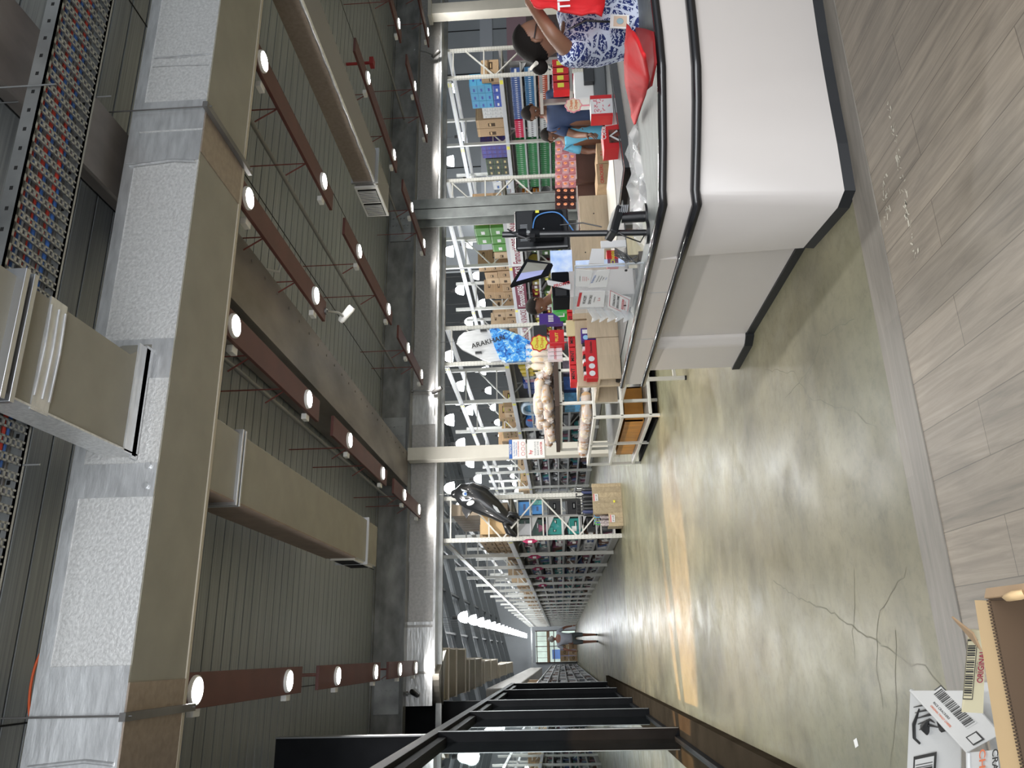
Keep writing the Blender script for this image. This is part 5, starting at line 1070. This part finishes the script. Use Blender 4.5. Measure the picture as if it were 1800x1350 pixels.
# trolley leg showing under the counter end
mb = MB(); mb.bar((2.66, 7.6, 0), (2.66, 7.6, .62), .035); mb.bar((2.66, 7.6, .12), (3.1, 7.7, .12), .03); mb.bar((3.1, 7.7, 0), (3.1, 7.7, .62), .035); mb.bar((2.66, 7.6, .6), (3.1, 7.7, .6), .035); mb.cyl((2.66, 7.6, .0), (2.66, 7.6, .02), .025, mi=1)
simple('trolley_frame', 'white tubular frame standing behind the counter end', 'frame', mb, [WMET, BLK])
# notice boards on the cream column
t = thing('notice_board', 'laminated blue and white NOTICE sheet fixed to the cream column', 'sign', (4.05, 15.9, 1.6))
mb = MB(); mb.box((3.92, 15.98, 2.0), (4.34, 15.99, 2.36)); mb.quad((4.13, 15.978, 2.325), XA, ZA, .42, .07, 1); mb.text('NOTICE', (4.13, 15.976, 2.325), .06, XA, ZA, 0)
for k, (s, mi) in enumerate((('For Safety and Security', 1), ('Purposes, This Area', 1), ('CCTV IN OPERATION', 2))): mb.text(s, (4.13, 15.976, 2.25-.045*k), .035, XA, ZA, mi)
for k in range(3): mb.tube([Vector((4.02+.11*k+.04*math.cos(a*math.pi/6), 15.975, 2.06+.04*math.sin(a*math.pi/6))) for a in range(13)], .003, 4, 2)
mb.build('sheet', [PAPER, INKB, INKR], t)
t = thing('notice_board', 'laminated red and white price sheet below the blue NOTICE sheet on the cream column', 'sign', (4.05, 15.9, 1.6))
mb = MB(); mb.box((3.92, 15.98, 1.6), (4.33, 15.99, 1.97)); mb.text('hy', (4.05, 15.976, 1.9), .1, XA, ZA, 1); mb.text('PLEASE LEAVE', (4.13, 15.976, 1.8), .05, XA, ZA, 2); mb.text('BAGS AT THE', (4.13, 15.976, 1.74), .05, XA, ZA, 2); mb.text('COUNTER', (4.13, 15.976, 1.67), .06, XA, ZA, 1); mb.build('sheet', [PAPER, INKR, GREYW], t)
# umbrella bin
t = thing('umbrella_bin', 'wood-panelled stepped bin holding umbrellas at the end of the aisle rack', 'bin', (2.9, 16.6, 0))
mb = MB(); mb.box((2.78, 16.45, 0), (3.42, 16.47, .62)); mb.box((3.40, 16.47, 0), (3.42, 16.85, .62)); mb.box((2.50, 16.45, 0), (2.78, 16.47, .30)); mb.box((2.50, 16.47, 0), (2.52, 16.85, .30)); mb.box((2.77, 16.47, .3), (2.79, 16.85, .62)); mb.box((2.52, 16.83, 0), (3.4, 16.85, .3)); mb.box((2.52, 16.47, 0), (3.4, 16.83, .02)); mb.build('panels', [MATS['bin_wood']], t)
def tag2(X, z, s): mb = MB(); mb.box((X-.075, 16.44, z-.05), (X+.075, 16.449, z+.05)); mb.text(s, (X, 16.438, z-.015), .045, XA, ZA, 1); mb.quad((X, 16.438, z+.035), XA, ZA, .15, .02, 2); mb.build('price_card', [PAPER, INK, INKR], t)
tag2(3.12, .55, '$17.50'); tag2(2.66, .22, '$12.50')
mb = MB(); mb.box((3.0, 16.44, .14), (3.05, 16.449, .18)); mb.build('yellow_tag', [YEL], t)
def umbrella(X, Y, z, L, m_, hm, lab, grp):
    t = thing('umbrella', lab, 'umbrella', (X, Y, z), grp)
    a = Vector((X, Y, z)); d = Vector((r.uniform(-.06, .06), r.uniform(-.04, .04), 1))
    mb = MB(); mb.tube([a+Vector((0, 0, .02)), a+d*L*.3, a+d*L*.85, a+d*L*.9], [.01, .034, .042, .015], 8); mb.build('canopy', [m_], t)
    e = a+d*L*.9; mb = MB(); mb.tube([e, e+Vector((0, 0, .08)), e+Vector((.02, 0, .12)), e+Vector((.05, 0, .12)), e+Vector((.065, 0, .09))], .009, 7); mb.build('handle', [hm], t)
UM = [BLK, mat('umb_navy', (.02, .03, .1), .5)]
for k in range(14): umbrella(2.83+.08*(k % 7), 16.55+.15*(k//7), .05, .88, UM[k % 5 == 0], BLK, 'folded black umbrella in the upper step of the bin, %s from the left, %s row' % (ORD[k % 7], ['front', 'back'][k//7]), 'black umbrellas')
HC = [mat('h%d' % i, c, .3) for i, c in enumerate([(.05, .5, .1), (.6, .05, .3), (.05, .2, .7), (.5, .7, .05), (.1, .5, .8), (.5, .02, .2)])]
for k in range(6): umbrella(2.56+.036*k, 16.58+.1*(k % 2), .04, .48, mat('umb_print', (.35, .3, .3), .5, var=.7, scale=25), HC[k], 'short patterned umbrella with coloured handle in the lower step, %s from the left' % ORD[k], 'short patterned umbrellas')
#@@CARTONS
# ================================================================ FOREGROUND CARTONS
def q3(mb, pts, th, mi=0, up=True):
    pts = [Vector(p) for p in pts]; n = (pts[1]-pts[0]).cross(pts[2]-pts[0]).normalized(); mb.prism(pts, n*th, mi)
t = thing('open_carton', 'large open kraft carton with folded-back flap in the near lower corner', 'box', (-.1, 1.0, .2))
a = PZ(1718, 1054, .82); b2 = PZ(1738, 1054, .80); c_ = PZ(1792, 1352, .8); d_ = PZ(1758, 1352, .82)
a = PZ(1713, 1055, .84); b2 = PZ(1738, 1056, .84); d_ = PZ(1770, 1420, .84); c_ = PZ(1812, 1420, .84)
mb = MB(); q3(mb, [a, b2, c_, d_], .004); mb.build('flap', [KRAFTL], t, bevel=.001)
zb = .25; w0 = b2; w1 = c_
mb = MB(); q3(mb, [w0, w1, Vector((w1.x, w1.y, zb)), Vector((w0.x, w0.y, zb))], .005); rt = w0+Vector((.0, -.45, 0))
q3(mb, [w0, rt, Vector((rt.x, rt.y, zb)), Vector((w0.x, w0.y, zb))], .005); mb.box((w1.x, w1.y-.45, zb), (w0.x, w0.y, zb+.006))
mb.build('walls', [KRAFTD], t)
mb = MB(); e0 = w0+Vector((.004, 0, .0)); q3(mb, [e0+Vector((-.0, .004, .003)), e0+Vector((.012, .004, -.002)), rt+Vector((.012, 0, -.002)), rt+Vector((0, 0, .003))], .004); mb.build('side_flap', [KRAFT], t)
n_ = 60; mb = MB()
for k in range(n_): p = w0.lerp(w1, k/n_); mb.obox(p+Vector((0, -.002, .001)), (.002, .004, .004), (0, 0, 0))
mb.build('corrugation', [KRAFTD], t)
mb = MB(); mb.tube([PZ(1773, 1055, .83), PZ(1780, 1049, .845), PZ(1790, 1046, .845), PZ(1800, 1044, .84)], [.004, .012, .014, .012], 7, flat=.4); mb.build('torn_edge', [KRAFTL], t)
def pane(name, lab, cat, pix, zs, ms, draw, th=.004, parent=None):
    ps = [PZ(x, y, z) for (x, y), z in zip(pix, zs)]; mb = MB(); q3(mb, ps, -th)
    xd = ps[1]-ps[0]; yd = ps[0]-ps[3]; n = (xd.cross(yd)).normalized()
    if n.z < 0 and n.y > 0: n = -n
    n = n if n.dot(Vector((0, 0, CAMH))-ps[0]) > 0 else -n
    mb2 = mb
    def pt(u, v2): return ps[3]+xd*u+yd*v2+n*.0055
    draw(mb2, pt, xd, yd)
    return mb2
# carton marked ORIGINAL
t = thing('open_carton', 'tan carton marked ORIGINAL with barcode, wedged behind the big open carton', 'box', (0, 1.9, .3))
def dr(mb, pt, xd, yd):
    mb.text('ORIGINAL', pt(.56, .22), yd.length*.38, xd, yd, 2); L, Hh = xd.length, yd.length
    mb.quad(pt(.52, .72), xd, yd, L*.72, Hh*.46, 1); mb.quad(pt(.52, .72)+(pt(.5, .5)-pt(.5, .5)), xd, yd, 0, 0); n = xd.cross(yd).normalized(); n = n if n.z > 0 else -n
    mb.quad(pt(.52, .72)+n*.001, xd, yd, L*.69, Hh*.40, 0); mb.bars(pt(.52, .72)+n*.002, xd, yd, L*.62, Hh*.36, 22, 1)
    mb.text('INGREDIENTS  500 g', pt(.55, .42), Hh*.07, xd, yd, 1)
mb = pane('', '', '', ((1690, 1250), (1702, 1105), (1733, 1108), (1728, 1252)), (.5, .5, .47, .47), None, dr)
mb.build('side', [mat('carton_tan', (.50, .45, .30), .7), INK, INKM], t)
p = [PZ(1676, 1082, .53), PZ(1702, 1106, .5), PZ(1722, 1140, .49), PZ(1718, 1105, .5)]
mb = MB(); q3(mb, [PZ(1675, 1083, .53), PZ(1702, 1112, .50), PZ(1726, 1142, .50), PZ(1712, 1112, .52)], .004); mb.build('bent_flap', [KRAFT], t)
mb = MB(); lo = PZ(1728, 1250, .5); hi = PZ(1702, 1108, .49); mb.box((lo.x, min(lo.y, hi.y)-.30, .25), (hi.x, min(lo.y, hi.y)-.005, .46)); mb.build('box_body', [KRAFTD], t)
# white rice cracker carton
t = thing('open_carton', 'white rice cracker carton with orange and black print and open flaps', 'box', (-.15, 2.1, .1))
WC = [CARTW, INK, INKO]
def dr1(mb, pt, xd, yd):
    L, Hh = xd.length, yd.length; n = xd.cross(yd).normalized(); n = n if n.z > 0 else -n
    # printed upside down as the carton stands
    X, Yv = -xd, -yd
    mb.text('STORE IN A COOL DRY PLACE', pt(.26, .40), Hh*.085, X, Yv, 1, sx=.8); mb.text('FRENCH ONION', pt(.33, .12), Hh*.10, X, Yv, 2, sx=.8); mb.text('RICE CRACKERS', pt(.27, .28), Hh*.09, X, Yv, 1, sx=.8)
    mb.quad(pt(.36, .68), xd, yd, L*.5, Hh*.40, 1); mb.quad(pt(.36, .68)+n*.001, xd, yd, L*.46, Hh*.33, 0); mb.bars(pt(.36, .68)+n*.002, xd, yd, L*.42, Hh*.3, 26, 1)
    for k in range(5): mb.tube([pt(.74+.035*k, .45+.09*(k % 2)), pt(.77+.03*k, .62), pt(.76+.035*k, .80+.03*k)], [.001, .004, .001], 5, 1)
    mb.tube([pt(.70, .25), pt(.74, .3), pt(.73, .42), pt(.78, .5)], [.003, .014, .010, .003], 6, 1); mb.tube([pt(.68, .78), pt(.72, .88), pt(.80, .9), pt(.88, .82)], [.004, .006, .006, .002], 6, 1); mb.tube([pt(.72, .66), pt(.76, .7), pt(.80, .66)], [.003, .016, .004], 6, 1)
mb = pane('', '', '', ((1590, 1500), (1602, 1214), (1690, 1300), (1690, 1500)), (.24, .30, .24, .20), None, dr1)
mb.build('end_flap', WC, t)
def dr2(mb, pt, xd, yd):
    L, Hh = xd.length, yd.length; n = xd.cross(yd).normalized(); n = n if n.z > 0 else -n; X, Yv = -xd, -yd
    mb.text('SOUTHERN SALT AND VINEGAR' if 0 else 'ORIGINAL TANGY CHEESE', pt(.5, .84), Hh*.09, X, Yv, 2, sx=.6); mb.text('RICE CRACKERS', pt(.55, .70), Hh*.10, X, Yv, 1, sx=.7)
    mb.quad(pt(.5, .36), xd, yd, L*.62, Hh*.40, 1); mb.quad(pt(.5, .36)+n*.001, xd, yd, L*.58, Hh*.34, 0); mb.bars(pt(.5, .36)+n*.002, xd, yd, L*.54, Hh*.3, 24, 1)
    mb.quad(pt(.08, .55), xd, yd, L*.12, Hh*.35, 1); mb.quad(pt(.08, .55)+n*.001, xd, yd, L*.09, Hh*.27, 0)
mb = pane('', '', '', ((1702, 1322), (1603, 1214), (1694, 1214), (1760, 1290)), (.31, .305, .30, .30), None, dr2)
mb.build('top_flap', WC, t)
mb = MB(); mb.tube([PZ(1602, 1214, .305), PZ(1702, 1322, .31)], .006, 8); mb.tube([PZ(1702, 1322, .31), PZ(1704, 1500, .31)], .006, 8); mb.build('fold', [CARTW], t)
def dr3(mb, pt, xd, yd):
    mb.text('CHEESE', pt(.78, .60), yd.length*.22, -xd, -yd, 2, sx=.8); mb.text('CRACKERS', pt(.72, .28), yd.length*.2, -xd, -yd, 1, sx=.7)
mb = pane('', '', '', ((1702, 1500), (1703, 1323), (1752, 1318), (1772, 1500)), (.305, .305, .30, .30), None, dr3); mb.build('side_flap', WC, t)
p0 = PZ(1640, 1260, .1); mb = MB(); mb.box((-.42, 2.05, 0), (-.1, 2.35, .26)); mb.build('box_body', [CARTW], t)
mb = MB(); c0 = PZ(1505, 1306, .001); mb.obox(c0+Vector((0, 0, .001)), (.035, .05, .001), (0, 0, .3)); simple('paper_scrap', 'small white paper scrap on the concrete floor near the cartons', 'paper', mb, [PAPER])
# ================================================================ PEOPLE
def skin(chains, sub=2):            # chains: lists of (x, y, z, r); equal points are shared; first point is the root
    me = bpy.data.meshes.new('s'); idx = {}; vs = []; rs = []; es = []
    for ch in chains:
        prev = None
        for x, y, z, rr_ in ch:
            k = (round(x, 4), round(y, 4), round(z, 4))
            if k not in idx: idx[k] = len(vs); vs.append((x, y, z)); rs.append(rr_)
            if prev is not None and prev != idx[k]: es.append((prev, idx[k]))
            prev = idx[k]
    me.from_pydata(vs, es, []); o = bpy.data.objects.new('s', me); C.objects.link(o)
    o.modifiers.new('skin', 'SKIN'); 
    for i, sv_ in enumerate(me.skin_vertices[0].data): sv_.radius = (rs[i], rs[i]) if not isinstance(rs[i], tuple) else rs[i]; sv_.use_root = (i == 0)
    ss = o.modifiers.new('sub', 'SUBSURF'); ss.levels = sub; ss.render_levels = sub
    bpy.context.view_layer.update(); out = bpy.data.meshes.new_from_object(o.evaluated_get(bpy.context.evaluated_depsgraph_get()))
    bpy.data.objects.remove(o); return out
def squash(me, c, axis, s):         # flatten the trunk along a direction about a centre
    axis = Vector(axis).normalized()
    for v in me.vertices: d = (v.co-c).dot(axis); v.co -= axis*d*(1-s)
def frame(fwd, upv=(0, 0, 1)):
    y = Vector(fwd).normalized(); z = Vector(upv); x = y.cross(z).normalized(); z = x.cross(y); return Matrix((x, y, z)).transposed()
def g_(a, b2, s): return math.exp(-(a*a+b2*b2)/(s*s))
def head_pts(R, c, sc=1.0, grow=0.0, hair=False):
    n, m_ = (72, 52) if hair else (28, 20); vs = []
    for i in range(m_+1):
        a = math.pi*i/m_
        for k in range(n):
            th = 2*math.pi*k/n; dx, dy, dz = math.sin(a)*math.cos(th), math.sin(a)*math.sin(th), math.cos(a)
            x, y, z = .074*dx, .094*dy, .115*dz
            if z < -.01: x *= 1-.35*min(1, (-.01-z)/.1); y *= 1-(.32 if dy < 0 else .06)*min(1, (-.01-z)/.1)
            if not hair and dy > 0:
                y += .024*g_(dx, (dz+.18)/1.3, .16)+.006*g_(dx, dz+.55, .3)+.006*g_(abs(dx)-.3, dz-.22, .2)-.006*g_(abs(dx)-.33, dz-.03, .15)+.007*g_(dx, dz+.86, .3)
            s = sc*(1+grow); vs.append(c+R @ Vector((x*s, y*s, z*s)))
    fs = [(i*n+k, (i+1)*n+k, (i+1)*n+(k+1) % n, i*n+(k+1) % n) for i in range(m_) for k in range(n)]
    return vs, fs, n
def head(mb, c, R, sc=1.0):         # materials: 0 skin, 1 eye white, 2 dark, 3 lips
    c = Vector(c); vs, fs, n = head_pts(R, c, sc); mb.add(vs, fs, 0, True)
    L = lambda x, y, z: c+R @ (Vector((x, y, z))*sc)
    for s in (-1, 1):
        mb.ell(L(s*.03, .082, .004), (.013*sc, .008*sc, .008*sc), R, 10, 6, 1); mb.ell(L(s*.03, .089, .004), (.006*sc, .004*sc, .006*sc), R, 8, 5, 2)
        mb.tube([L(s*.014, .093, .022), L(s*.03, .095, .027), L(s*.046, .086, .022)], .003*sc, 5, 2)
        mb.tube([L(s*.072, -.004, .018), L(s*.083, -.012, .018), L(s*.086, -.016, 0), L(s*.08, -.008, -.024), L(s*.072, 0, -.028)], [.004*sc, .008*sc, .009*sc, .007*sc, .004*sc], 6, 0)
    mb.tube([L(-.022, .084, -.052), L(0, .094, -.049), L(.022, .084, -.052)], [.003*sc, .0055*sc, .003*sc], 6, 3); mb.tube([L(-.018, .083, -.058), L(0, .092, -.060), L(.018, .083, -.058)], [.003*sc, .006*sc, .003*sc], 6, 3)
    for s in (-1, 1): mb.ell(L(s*.011, .104, -.026), (.008*sc, .008*sc, .006*sc), R, 8, 5, 0)
def hairmesh(c, R, sc, line=.03, back=-.07, grow=.10):
    vs, fs, n = head_pts(R, Vector(c), sc, grow, True); base, _, _ = head_pts(Matrix.Identity(3), Vector((0, 0, 0)), 1, 0, True)
    keep = [f for f in fs if all(base[i].z > max(back, min(line+.03, line-.035+base[i].y*1.15 if base[i].y > -.012 else back+(base[i].y+.045)*1.2)) for i in f)]
    return MB().add(vs, keep, 0, True)
def fingers(wrist, d, side, curl=.4, sc=1.0):      # palm direction d, side = towards the thumb
    d = Vector(d).normalized(); s = Vector(side); s = (s-d*s.dot(d)).normalized(); nrm = d.cross(s).normalized(); w_ = Vector(wrist)
    p = lambda v, r_: (v.x, v.y, v.z, r_*sc)
    palm = w_+d*.05*sc; base = w_+d*.085*sc; ch = [[p(w_, .024), p(palm, .03), p(base, .026)]]
    for k, L in enumerate((.068, .078, .072, .055)):
        q = base+s*(.028-.019*k)*sc; a = q+(d+nrm*curl*.4).normalized()*L*.4*sc; b2 = a+(d+nrm*curl*1.2).normalized()*L*.33*sc; e = b2+(d*.8+nrm*curl*2).normalized()*L*.27*sc
        ch.append([p(q-d*.02*sc, .010), p(q, .0095), p(a, .0088), p(b2, .008), p(e, .0065)])
    q = w_+d*.025*sc+s*.022*sc; a = q+(d*.6+s*.8).normalized()*.035*sc; b2 = a+(d+s*.3+nrm*curl).normalized()*.028*sc; ch.append([p(q, .013), p(a, .0105), p(b2, .008)])
    return [skin([c_], 1) for c_ in ch]
SK1 = [mat('skin_a', (.23, .115, .07), .45, var=.06, scale=6), mat('eye_white', (.6, .58, .55), .3), INK, mat('lip_a', (.22, .06, .05), .4)]
SK2 = [mat('skin_b', (.15, .07, .042), .5), SK1[1], INK, mat('lip_b', (.14, .04, .035), .4)]
SK3 = [mat('skin_c', (.30, .13, .085), .5), SK1[1], INK, SK1[3]]
HAIR = mat('hair_black', (.009, .007, .006), .7, bump=.3, scale=60, stretch=(1, 1, 8), spec=.15)
def V4(v, r_): return (v[0], v[1], v[2], r_)
def person(lab, foot, face, J, sk, clothes, hd, hsc=1.0, hair=dict(), hands=(), hm=HAIR):
    t = thing('person', lab, 'person', foot)
    mb = MB(); body = skin(J['body']); 
    if J.get('squash'): squash(body, Vector(J['squash'][0]), J['squash'][1], J['squash'][2])
    mb.join_mesh(body); R = frame(face[0], face[1]); head(mb, hd, R, hsc)
    for h in hands:
        for me in fingers(*h): mb.join_mesh(me)
    mb.build('body', sk, t)
    if hm: hairmesh(hd, R, hsc, **hair).build('hair', [hm], t)
    for nm, chains, ms, sq in clothes:
        me = skin(chains)
        if sq: squash(me, Vector(sq[0]), sq[1], sq[2])
        m2 = MB(); m2.join_mesh(me); m2.build(nm, ms, t)
    return t, R
# --- cashier in the foreground
pr = bpy.data.materials.new('print_fabric'); pr.use_nodes = True; nt = pr.node_tree; b = nt.nodes['Principled BSDF']; b.inputs['Roughness'].default_value = .75
v = mapped(nt, (1, 1, 1))
wv = node(nt, 'ShaderNodeTexVoronoi', feature='DISTANCE_TO_EDGE'); wv.inputs['Scale'].default_value = 11; nt.links.new(v, wv.inputs['Vector'])
w1 = node(nt, 'ShaderNodeTexWave', wave_type='RINGS', rings_direction='SPHERICAL'); w1.inputs['Scale'].default_value = 11; w1.inputs['Distortion'].default_value = 7; w1.inputs['Detail'].default_value = 1; w1.inputs['Detail Scale'].default_value = 6; nt.links.new(v, w1.inputs['Vector'])
e1 = ramp(nt, wv.outputs['Distance'], [(.05, (1, 1, 1)), (.07, (0, 0, 0))]); e2 = ramp(nt, w1.outputs[0], [(.72, (0, 0, 0)), (.78, (1, 1, 1))])
mx = mul(nt, e1, e2, 1, 'SCREEN'); rp = node(nt, 'ShaderNodeMix', data_type='RGBA'); nt.links.new(mx, rp.inputs[0]); rp.inputs[6].default_value = (.015, .03, .16, 1); rp.inputs[7].default_value = (.66, .72, .86, 1)
nt.links.new(rp.outputs[2], b.inputs['Base Color'])
CY = 3.36
hd = P(945, 72, CY); nk = P(985, 78, CY+.02); ch_ = P(1035, 62, CY+.03); pv = P(1125, 45, CY+.06)
shR = P(1004, 96, CY-.10); elb = P(969, 58, CY-.24); wr = P(926, -6, CY-.26)
shL = P(1000, 20, CY+.16); elL = P(975, -20, CY+.05); wrL = P(935, -45, CY-.1)
hip = Vector((pv.x, pv.y, .78))
body = [[V4(hip, .15), V4(ch_, .13), V4(nk, .05), V4(hd-Vector((0, 0, .04)), .05)], [V4(ch_, .13), V4(shR, .052), V4(elb, .040), V4(wr, .028)], [V4(ch_, .13), V4(shL, .062), V4(elL, .042), V4(wrL, .03)],
        [V4(hip, .15), V4(hip+Vector((-.09, 0, -.1)), .1), V4(Vector((hip.x-.09, hip.y, .42)), .065), V4(Vector((hip.x-.09, hip.y, .06)), .045), V4(Vector((hip.x-.03, hip.y-.12, .03)), .04)],
        [V4(hip, .15), V4(hip+Vector((.09, 0, -.1)), .1), V4(Vector((hip.x+.09, hip.y, .42)), .065), V4(Vector((hip.x+.09, hip.y, .06)), .045), V4(Vector((hip.x+.12, hip.y-.12, .03)), .04)]]
sleeve = elb.lerp(shR, .62); sleeveL = elL.lerp(shL, .6)
top_ = [[V4(hip-Vector((0, 0, .05)), .17), V4(hip, .175), V4(P(1085, 52, CY+.05), .165), V4(ch_, .155), V4(P(1003, 72, CY+.02), .085), V4(P(990, 76, CY+.02), .06)], [V4(ch_, .155), V4(shR, .085), V4(sleeve, .07)], [V4(ch_, .155), V4(shL, .085), V4(sleeveL, .07)]]
skirt = [[V4(hip-Vector((0, 0, .0)), .165), V4(Vector((hip.x, hip.y, .6)), .17), V4(Vector((hip.x, hip.y, .4)), .16)]]
t, R = person('cashier in glasses and a navy and white patterned top holding up a red bag', (hip.x, hip.y, 0), ((.84, -.56, -.25), (.12, .0, 1)), dict(body=body), SK1,
    [('blouse', top_, [pr], None), ('skirt', skirt, [mat('navy_cloth', (.012, .02, .06), .7)], None)], hd, 1.12, dict(line=.062, back=-.06), hands=[(wr, (wr-elb), (0, 0, 1), .9), (wrL, (wrL-elL), (0, 0, 1), .9)])
L = lambda x, y, z: hd+R @ (Vector((x, y, z))*1.12)
mb = MB(); mb.ell(L(0, -.115, -.035), (.045, .04, .045)); mb.build('hair_bun', [HAIR], t)
mb = MB(); mb.tube([L(-.045, -.105, -.02), L(0, -.13, .005), L(.045, -.105, -.02)], .012, 8); mb.build('hair_clip', [mat('clip_white', (.6, .58, .5), .4)], t)
mb = MB()
for s in (-1, 1):
    c = L(s*.033, .108, .005); mb.tube([c+R @ Vector((.026*math.cos(a*math.pi/7), 0, .019*math.sin(a*math.pi/7))) for a in range(15)], .0035, 6)
    mb.tube([L(s*.058, .104, .01), L(s*.082, .05, .012), L(s*.084, -.005, .01)], .0035, 6)
mb.tube([L(-.008, .11, .01), L(.008, .11, .01)], .003, 6); mb.build('glasses', [BLK], t)
mb = MB(); mb.ell(L(-.086, -.01, -.03), (.006, .006, .006)); mb.build('earring', [mat('gold', (.8, .55, .15), .25, .9)], t)
mb = MB(); mb.tube([P(1000, 52, CY-.12), P(1030, 36, CY-.155), P(1060, 38, CY-.15), P(1072, 38, CY-.14)], .006, 6); mb.build('lanyard', [BLK], t)
ps = [P(x, y, CY-.17) for x, y in ((1072, 48), (1073, 25), (1106, 26), (1106, 50))]
mb = MB(); mb.prism(ps, (0, .006, 0)); mb.prism([P(x, y, CY-.172) for x, y in ((1078, 46), (1079, 28), (1102, 28), (1102, 47))], (0, .001, 0), 1); mb.ell(P(1090, 37, CY-.174), (.02, .002, .018), mi=2); mb.build('id_badge', [WPL, mat('badge_peach', (.65, .5, .38), .5), mat('badge_blue', (.3, .45, .5), .5)], t)
# --- generic standing person
def stander(lab, X, Y, H, face, sk, shirt, pants, lean=(0, 0), tilt=-.3, hsc=1.0, sleeves=.45, arms=None, hair=dict(), hm=HAIR, legs_apart=.09, pant_len='long', stride=0, shoe=BLK, wide=1.0):
    k = H/1.72; fx = Vector((face[0], face[1], 0)).normalized(); sd = Vector((fx.y, -fx.x, 0)); o = Vector((X, Y, 0)); ln = Vector((lean[0], lean[1], 0))
    A = lambda s, f, z: o+sd*s*k*wide+fx*f*k+Vector((0, 0, z*k))+ln*(z/1.72)**2
    pel, wst, chs, nck = A(0, 0, .94), A(0, 0, 1.1), A(0, 0, 1.3), A(0, .01, 1.46); hc = A(0, .05, 1.60)
    bd = [[V4(pel, .13*k*wide), V4(wst, .12*k*wide), V4(chs, .135*k*wide), V4(nck, .05*k), V4(hc-Vector((0, 0, .04)), .05*k)]]; sl = []; hands = []
    for s in (-1, 1):
        ar = (arms or {}).get(s) or [(s*.24, .03, 1.12), (s*.26, .10, .88)]
        sh = A(s*.17, 0, 1.38); el_, w2 = A(*ar[0]), A(*ar[1]); bd.append([V4(chs, .135*k*wide), V4(sh, .06*k), V4(el_, .042*k), V4(w2, .027*k)])
        sl.append([V4(chs, .15*k*wide), V4(sh, .078*k), V4(sh.lerp(el_, sleeves*1.6 if sleeves < .6 else sleeves), .064*k)]); hands.append((w2, w2-el_, fx, .5, k))
    lg = []
    for s in (-1, 1):
        f = s*stride; hp, kn, an = A(s*legs_apart, 0, .86), A(s*legs_apart, f*.5+.02, .48), A(s*legs_apart, f, .07)
        bd.append([V4(pel, .13*k*wide), V4(hp, .088*k), V4(kn, .055*k), V4(an, .038*k), V4(an+fx*.12*k-Vector((0, 0, .035*k)), .03*k)]); lg.append((hp, kn, an))
    cl = [('shirt', [[V4(A(0, 0, .86), .135*k*wide), V4(pel, .145*k*wide), V4(wst, .142*k*wide), V4(chs, .15*k*wide), V4(A(0, .005, 1.42), .075*k)]]+sl, [shirt], None)]
    pc = [[V4(A(0, 0, .98), .13*k*wide), V4(A(0, 0, .9), .14*k*wide)]]
    for hp, kn, an in lg: pc.append([V4(A(0, 0, .9), .14*k*wide), V4(hp, .1*k), V4(kn+Vector((0, 0, .02)), .075*k)] + ([V4(an+Vector((0, 0, .03)), .055*k)] if pant_len == 'long' else []))
    cl.append(('trousers', pc, [pants], None))
    cl.append(('shoes', [[V4(lg[0][2]-fx*.03*k-Vector((0, 0, .03*k)), .04*k), V4(lg[0][2]+fx*.15*k-Vector((0, 0, .035*k)), .035*k)]], [shoe], None)); cl.append(('shoes', [[V4(lg[1][2]-fx*.03*k-Vector((0, 0, .03*k)), .04*k), V4(lg[1][2]+fx*.15*k-Vector((0, 0, .035*k)), .035*k)]], [shoe], None))
    return person(lab, (X, Y, 0), ((fx.x, fx.y, tilt), (0, 0, 1)), dict(body=bd, squash=None), sk, cl, hc, hsc*k, hair, hands, hm)
NAVY = mat('navy_polo', (.012, .03, .085), .7, var=.15, scale=10); LBL = mat('sky_shirt', (.12, .42, .62), .7); WSH = mat('white_shirt', (.72, .75, .76), .7); BLKC = mat('black_cloth', (.015, .015, .018), .8); GRYC = mat('grey_tee', (.40, .42, .48), .8, var=.12, scale=5); GRYS = mat('grey_shorts', (.13, .15, .16), .8)
h1 = P(934, 197, 6.45)
stander('young woman in a navy polo shirt looking down behind the counter', h1.x-.02, 6.45, 1.60, (-.75, -.6), SK2, NAVY, NAVY, tilt=-.75, arms={-1: [(-.25, .1, 1.12), (-.16, .3, 1.0)], 1: [(.25, .06, 1.12), (.2, .28, 1.0)]}, lean=(.03, 0))
h2 = P(962, 236, 6.75)
stander('child in a light blue shirt, hand raised to face, beside the woman in navy', h2.x+.0, 6.75, 1.40, (-.6, -.7), SK2, LBL, BLKC, tilt=-.5, arms={-1: [(-.3, .2, 1.2), (-.1, .24, 1.46)], 1: [(.24, .03, 1.12), (.22, .2, 1.0)]}, hsc=1.15)
h3 = P(940, 533, 6.8)
t, R = stander('man in a white shirt with black collar stripe bending his head behind the checkout', h3.x+.22, 6.8, 1.62, (-.9, -.3), SK2, WSH, BLKC, lean=(-.26, -.05), tilt=-.8)
mb = MB(); c = Vector((h3.x+.06, 6.75, 1.40)); mb.tube([c+Vector((-.02, -.12, .06)), c+Vector((.05, -.16, .0)), c+Vector((.12, -.16, -.1))], .012, 6); mb.build('collar_stripe', [BLK], t)
stander('man in a grey T-shirt and shorts walking away down the main aisle', .50, 31.2, 1.90, (-.1, 1), SK3, GRYC, GRYS, tilt=-.1, arms={-1: [(-.27, -.04, 1.12), (-.30, .0, .86)], 1: [(.28, 0, 1.12), (.31, .06, .86)]}, hair=dict(line=.03, back=-.05), hm=mat('hair_grey', (.35, .33, .31), .7), pant_len='short', stride=.10, wide=1.38, hsc=1.2)
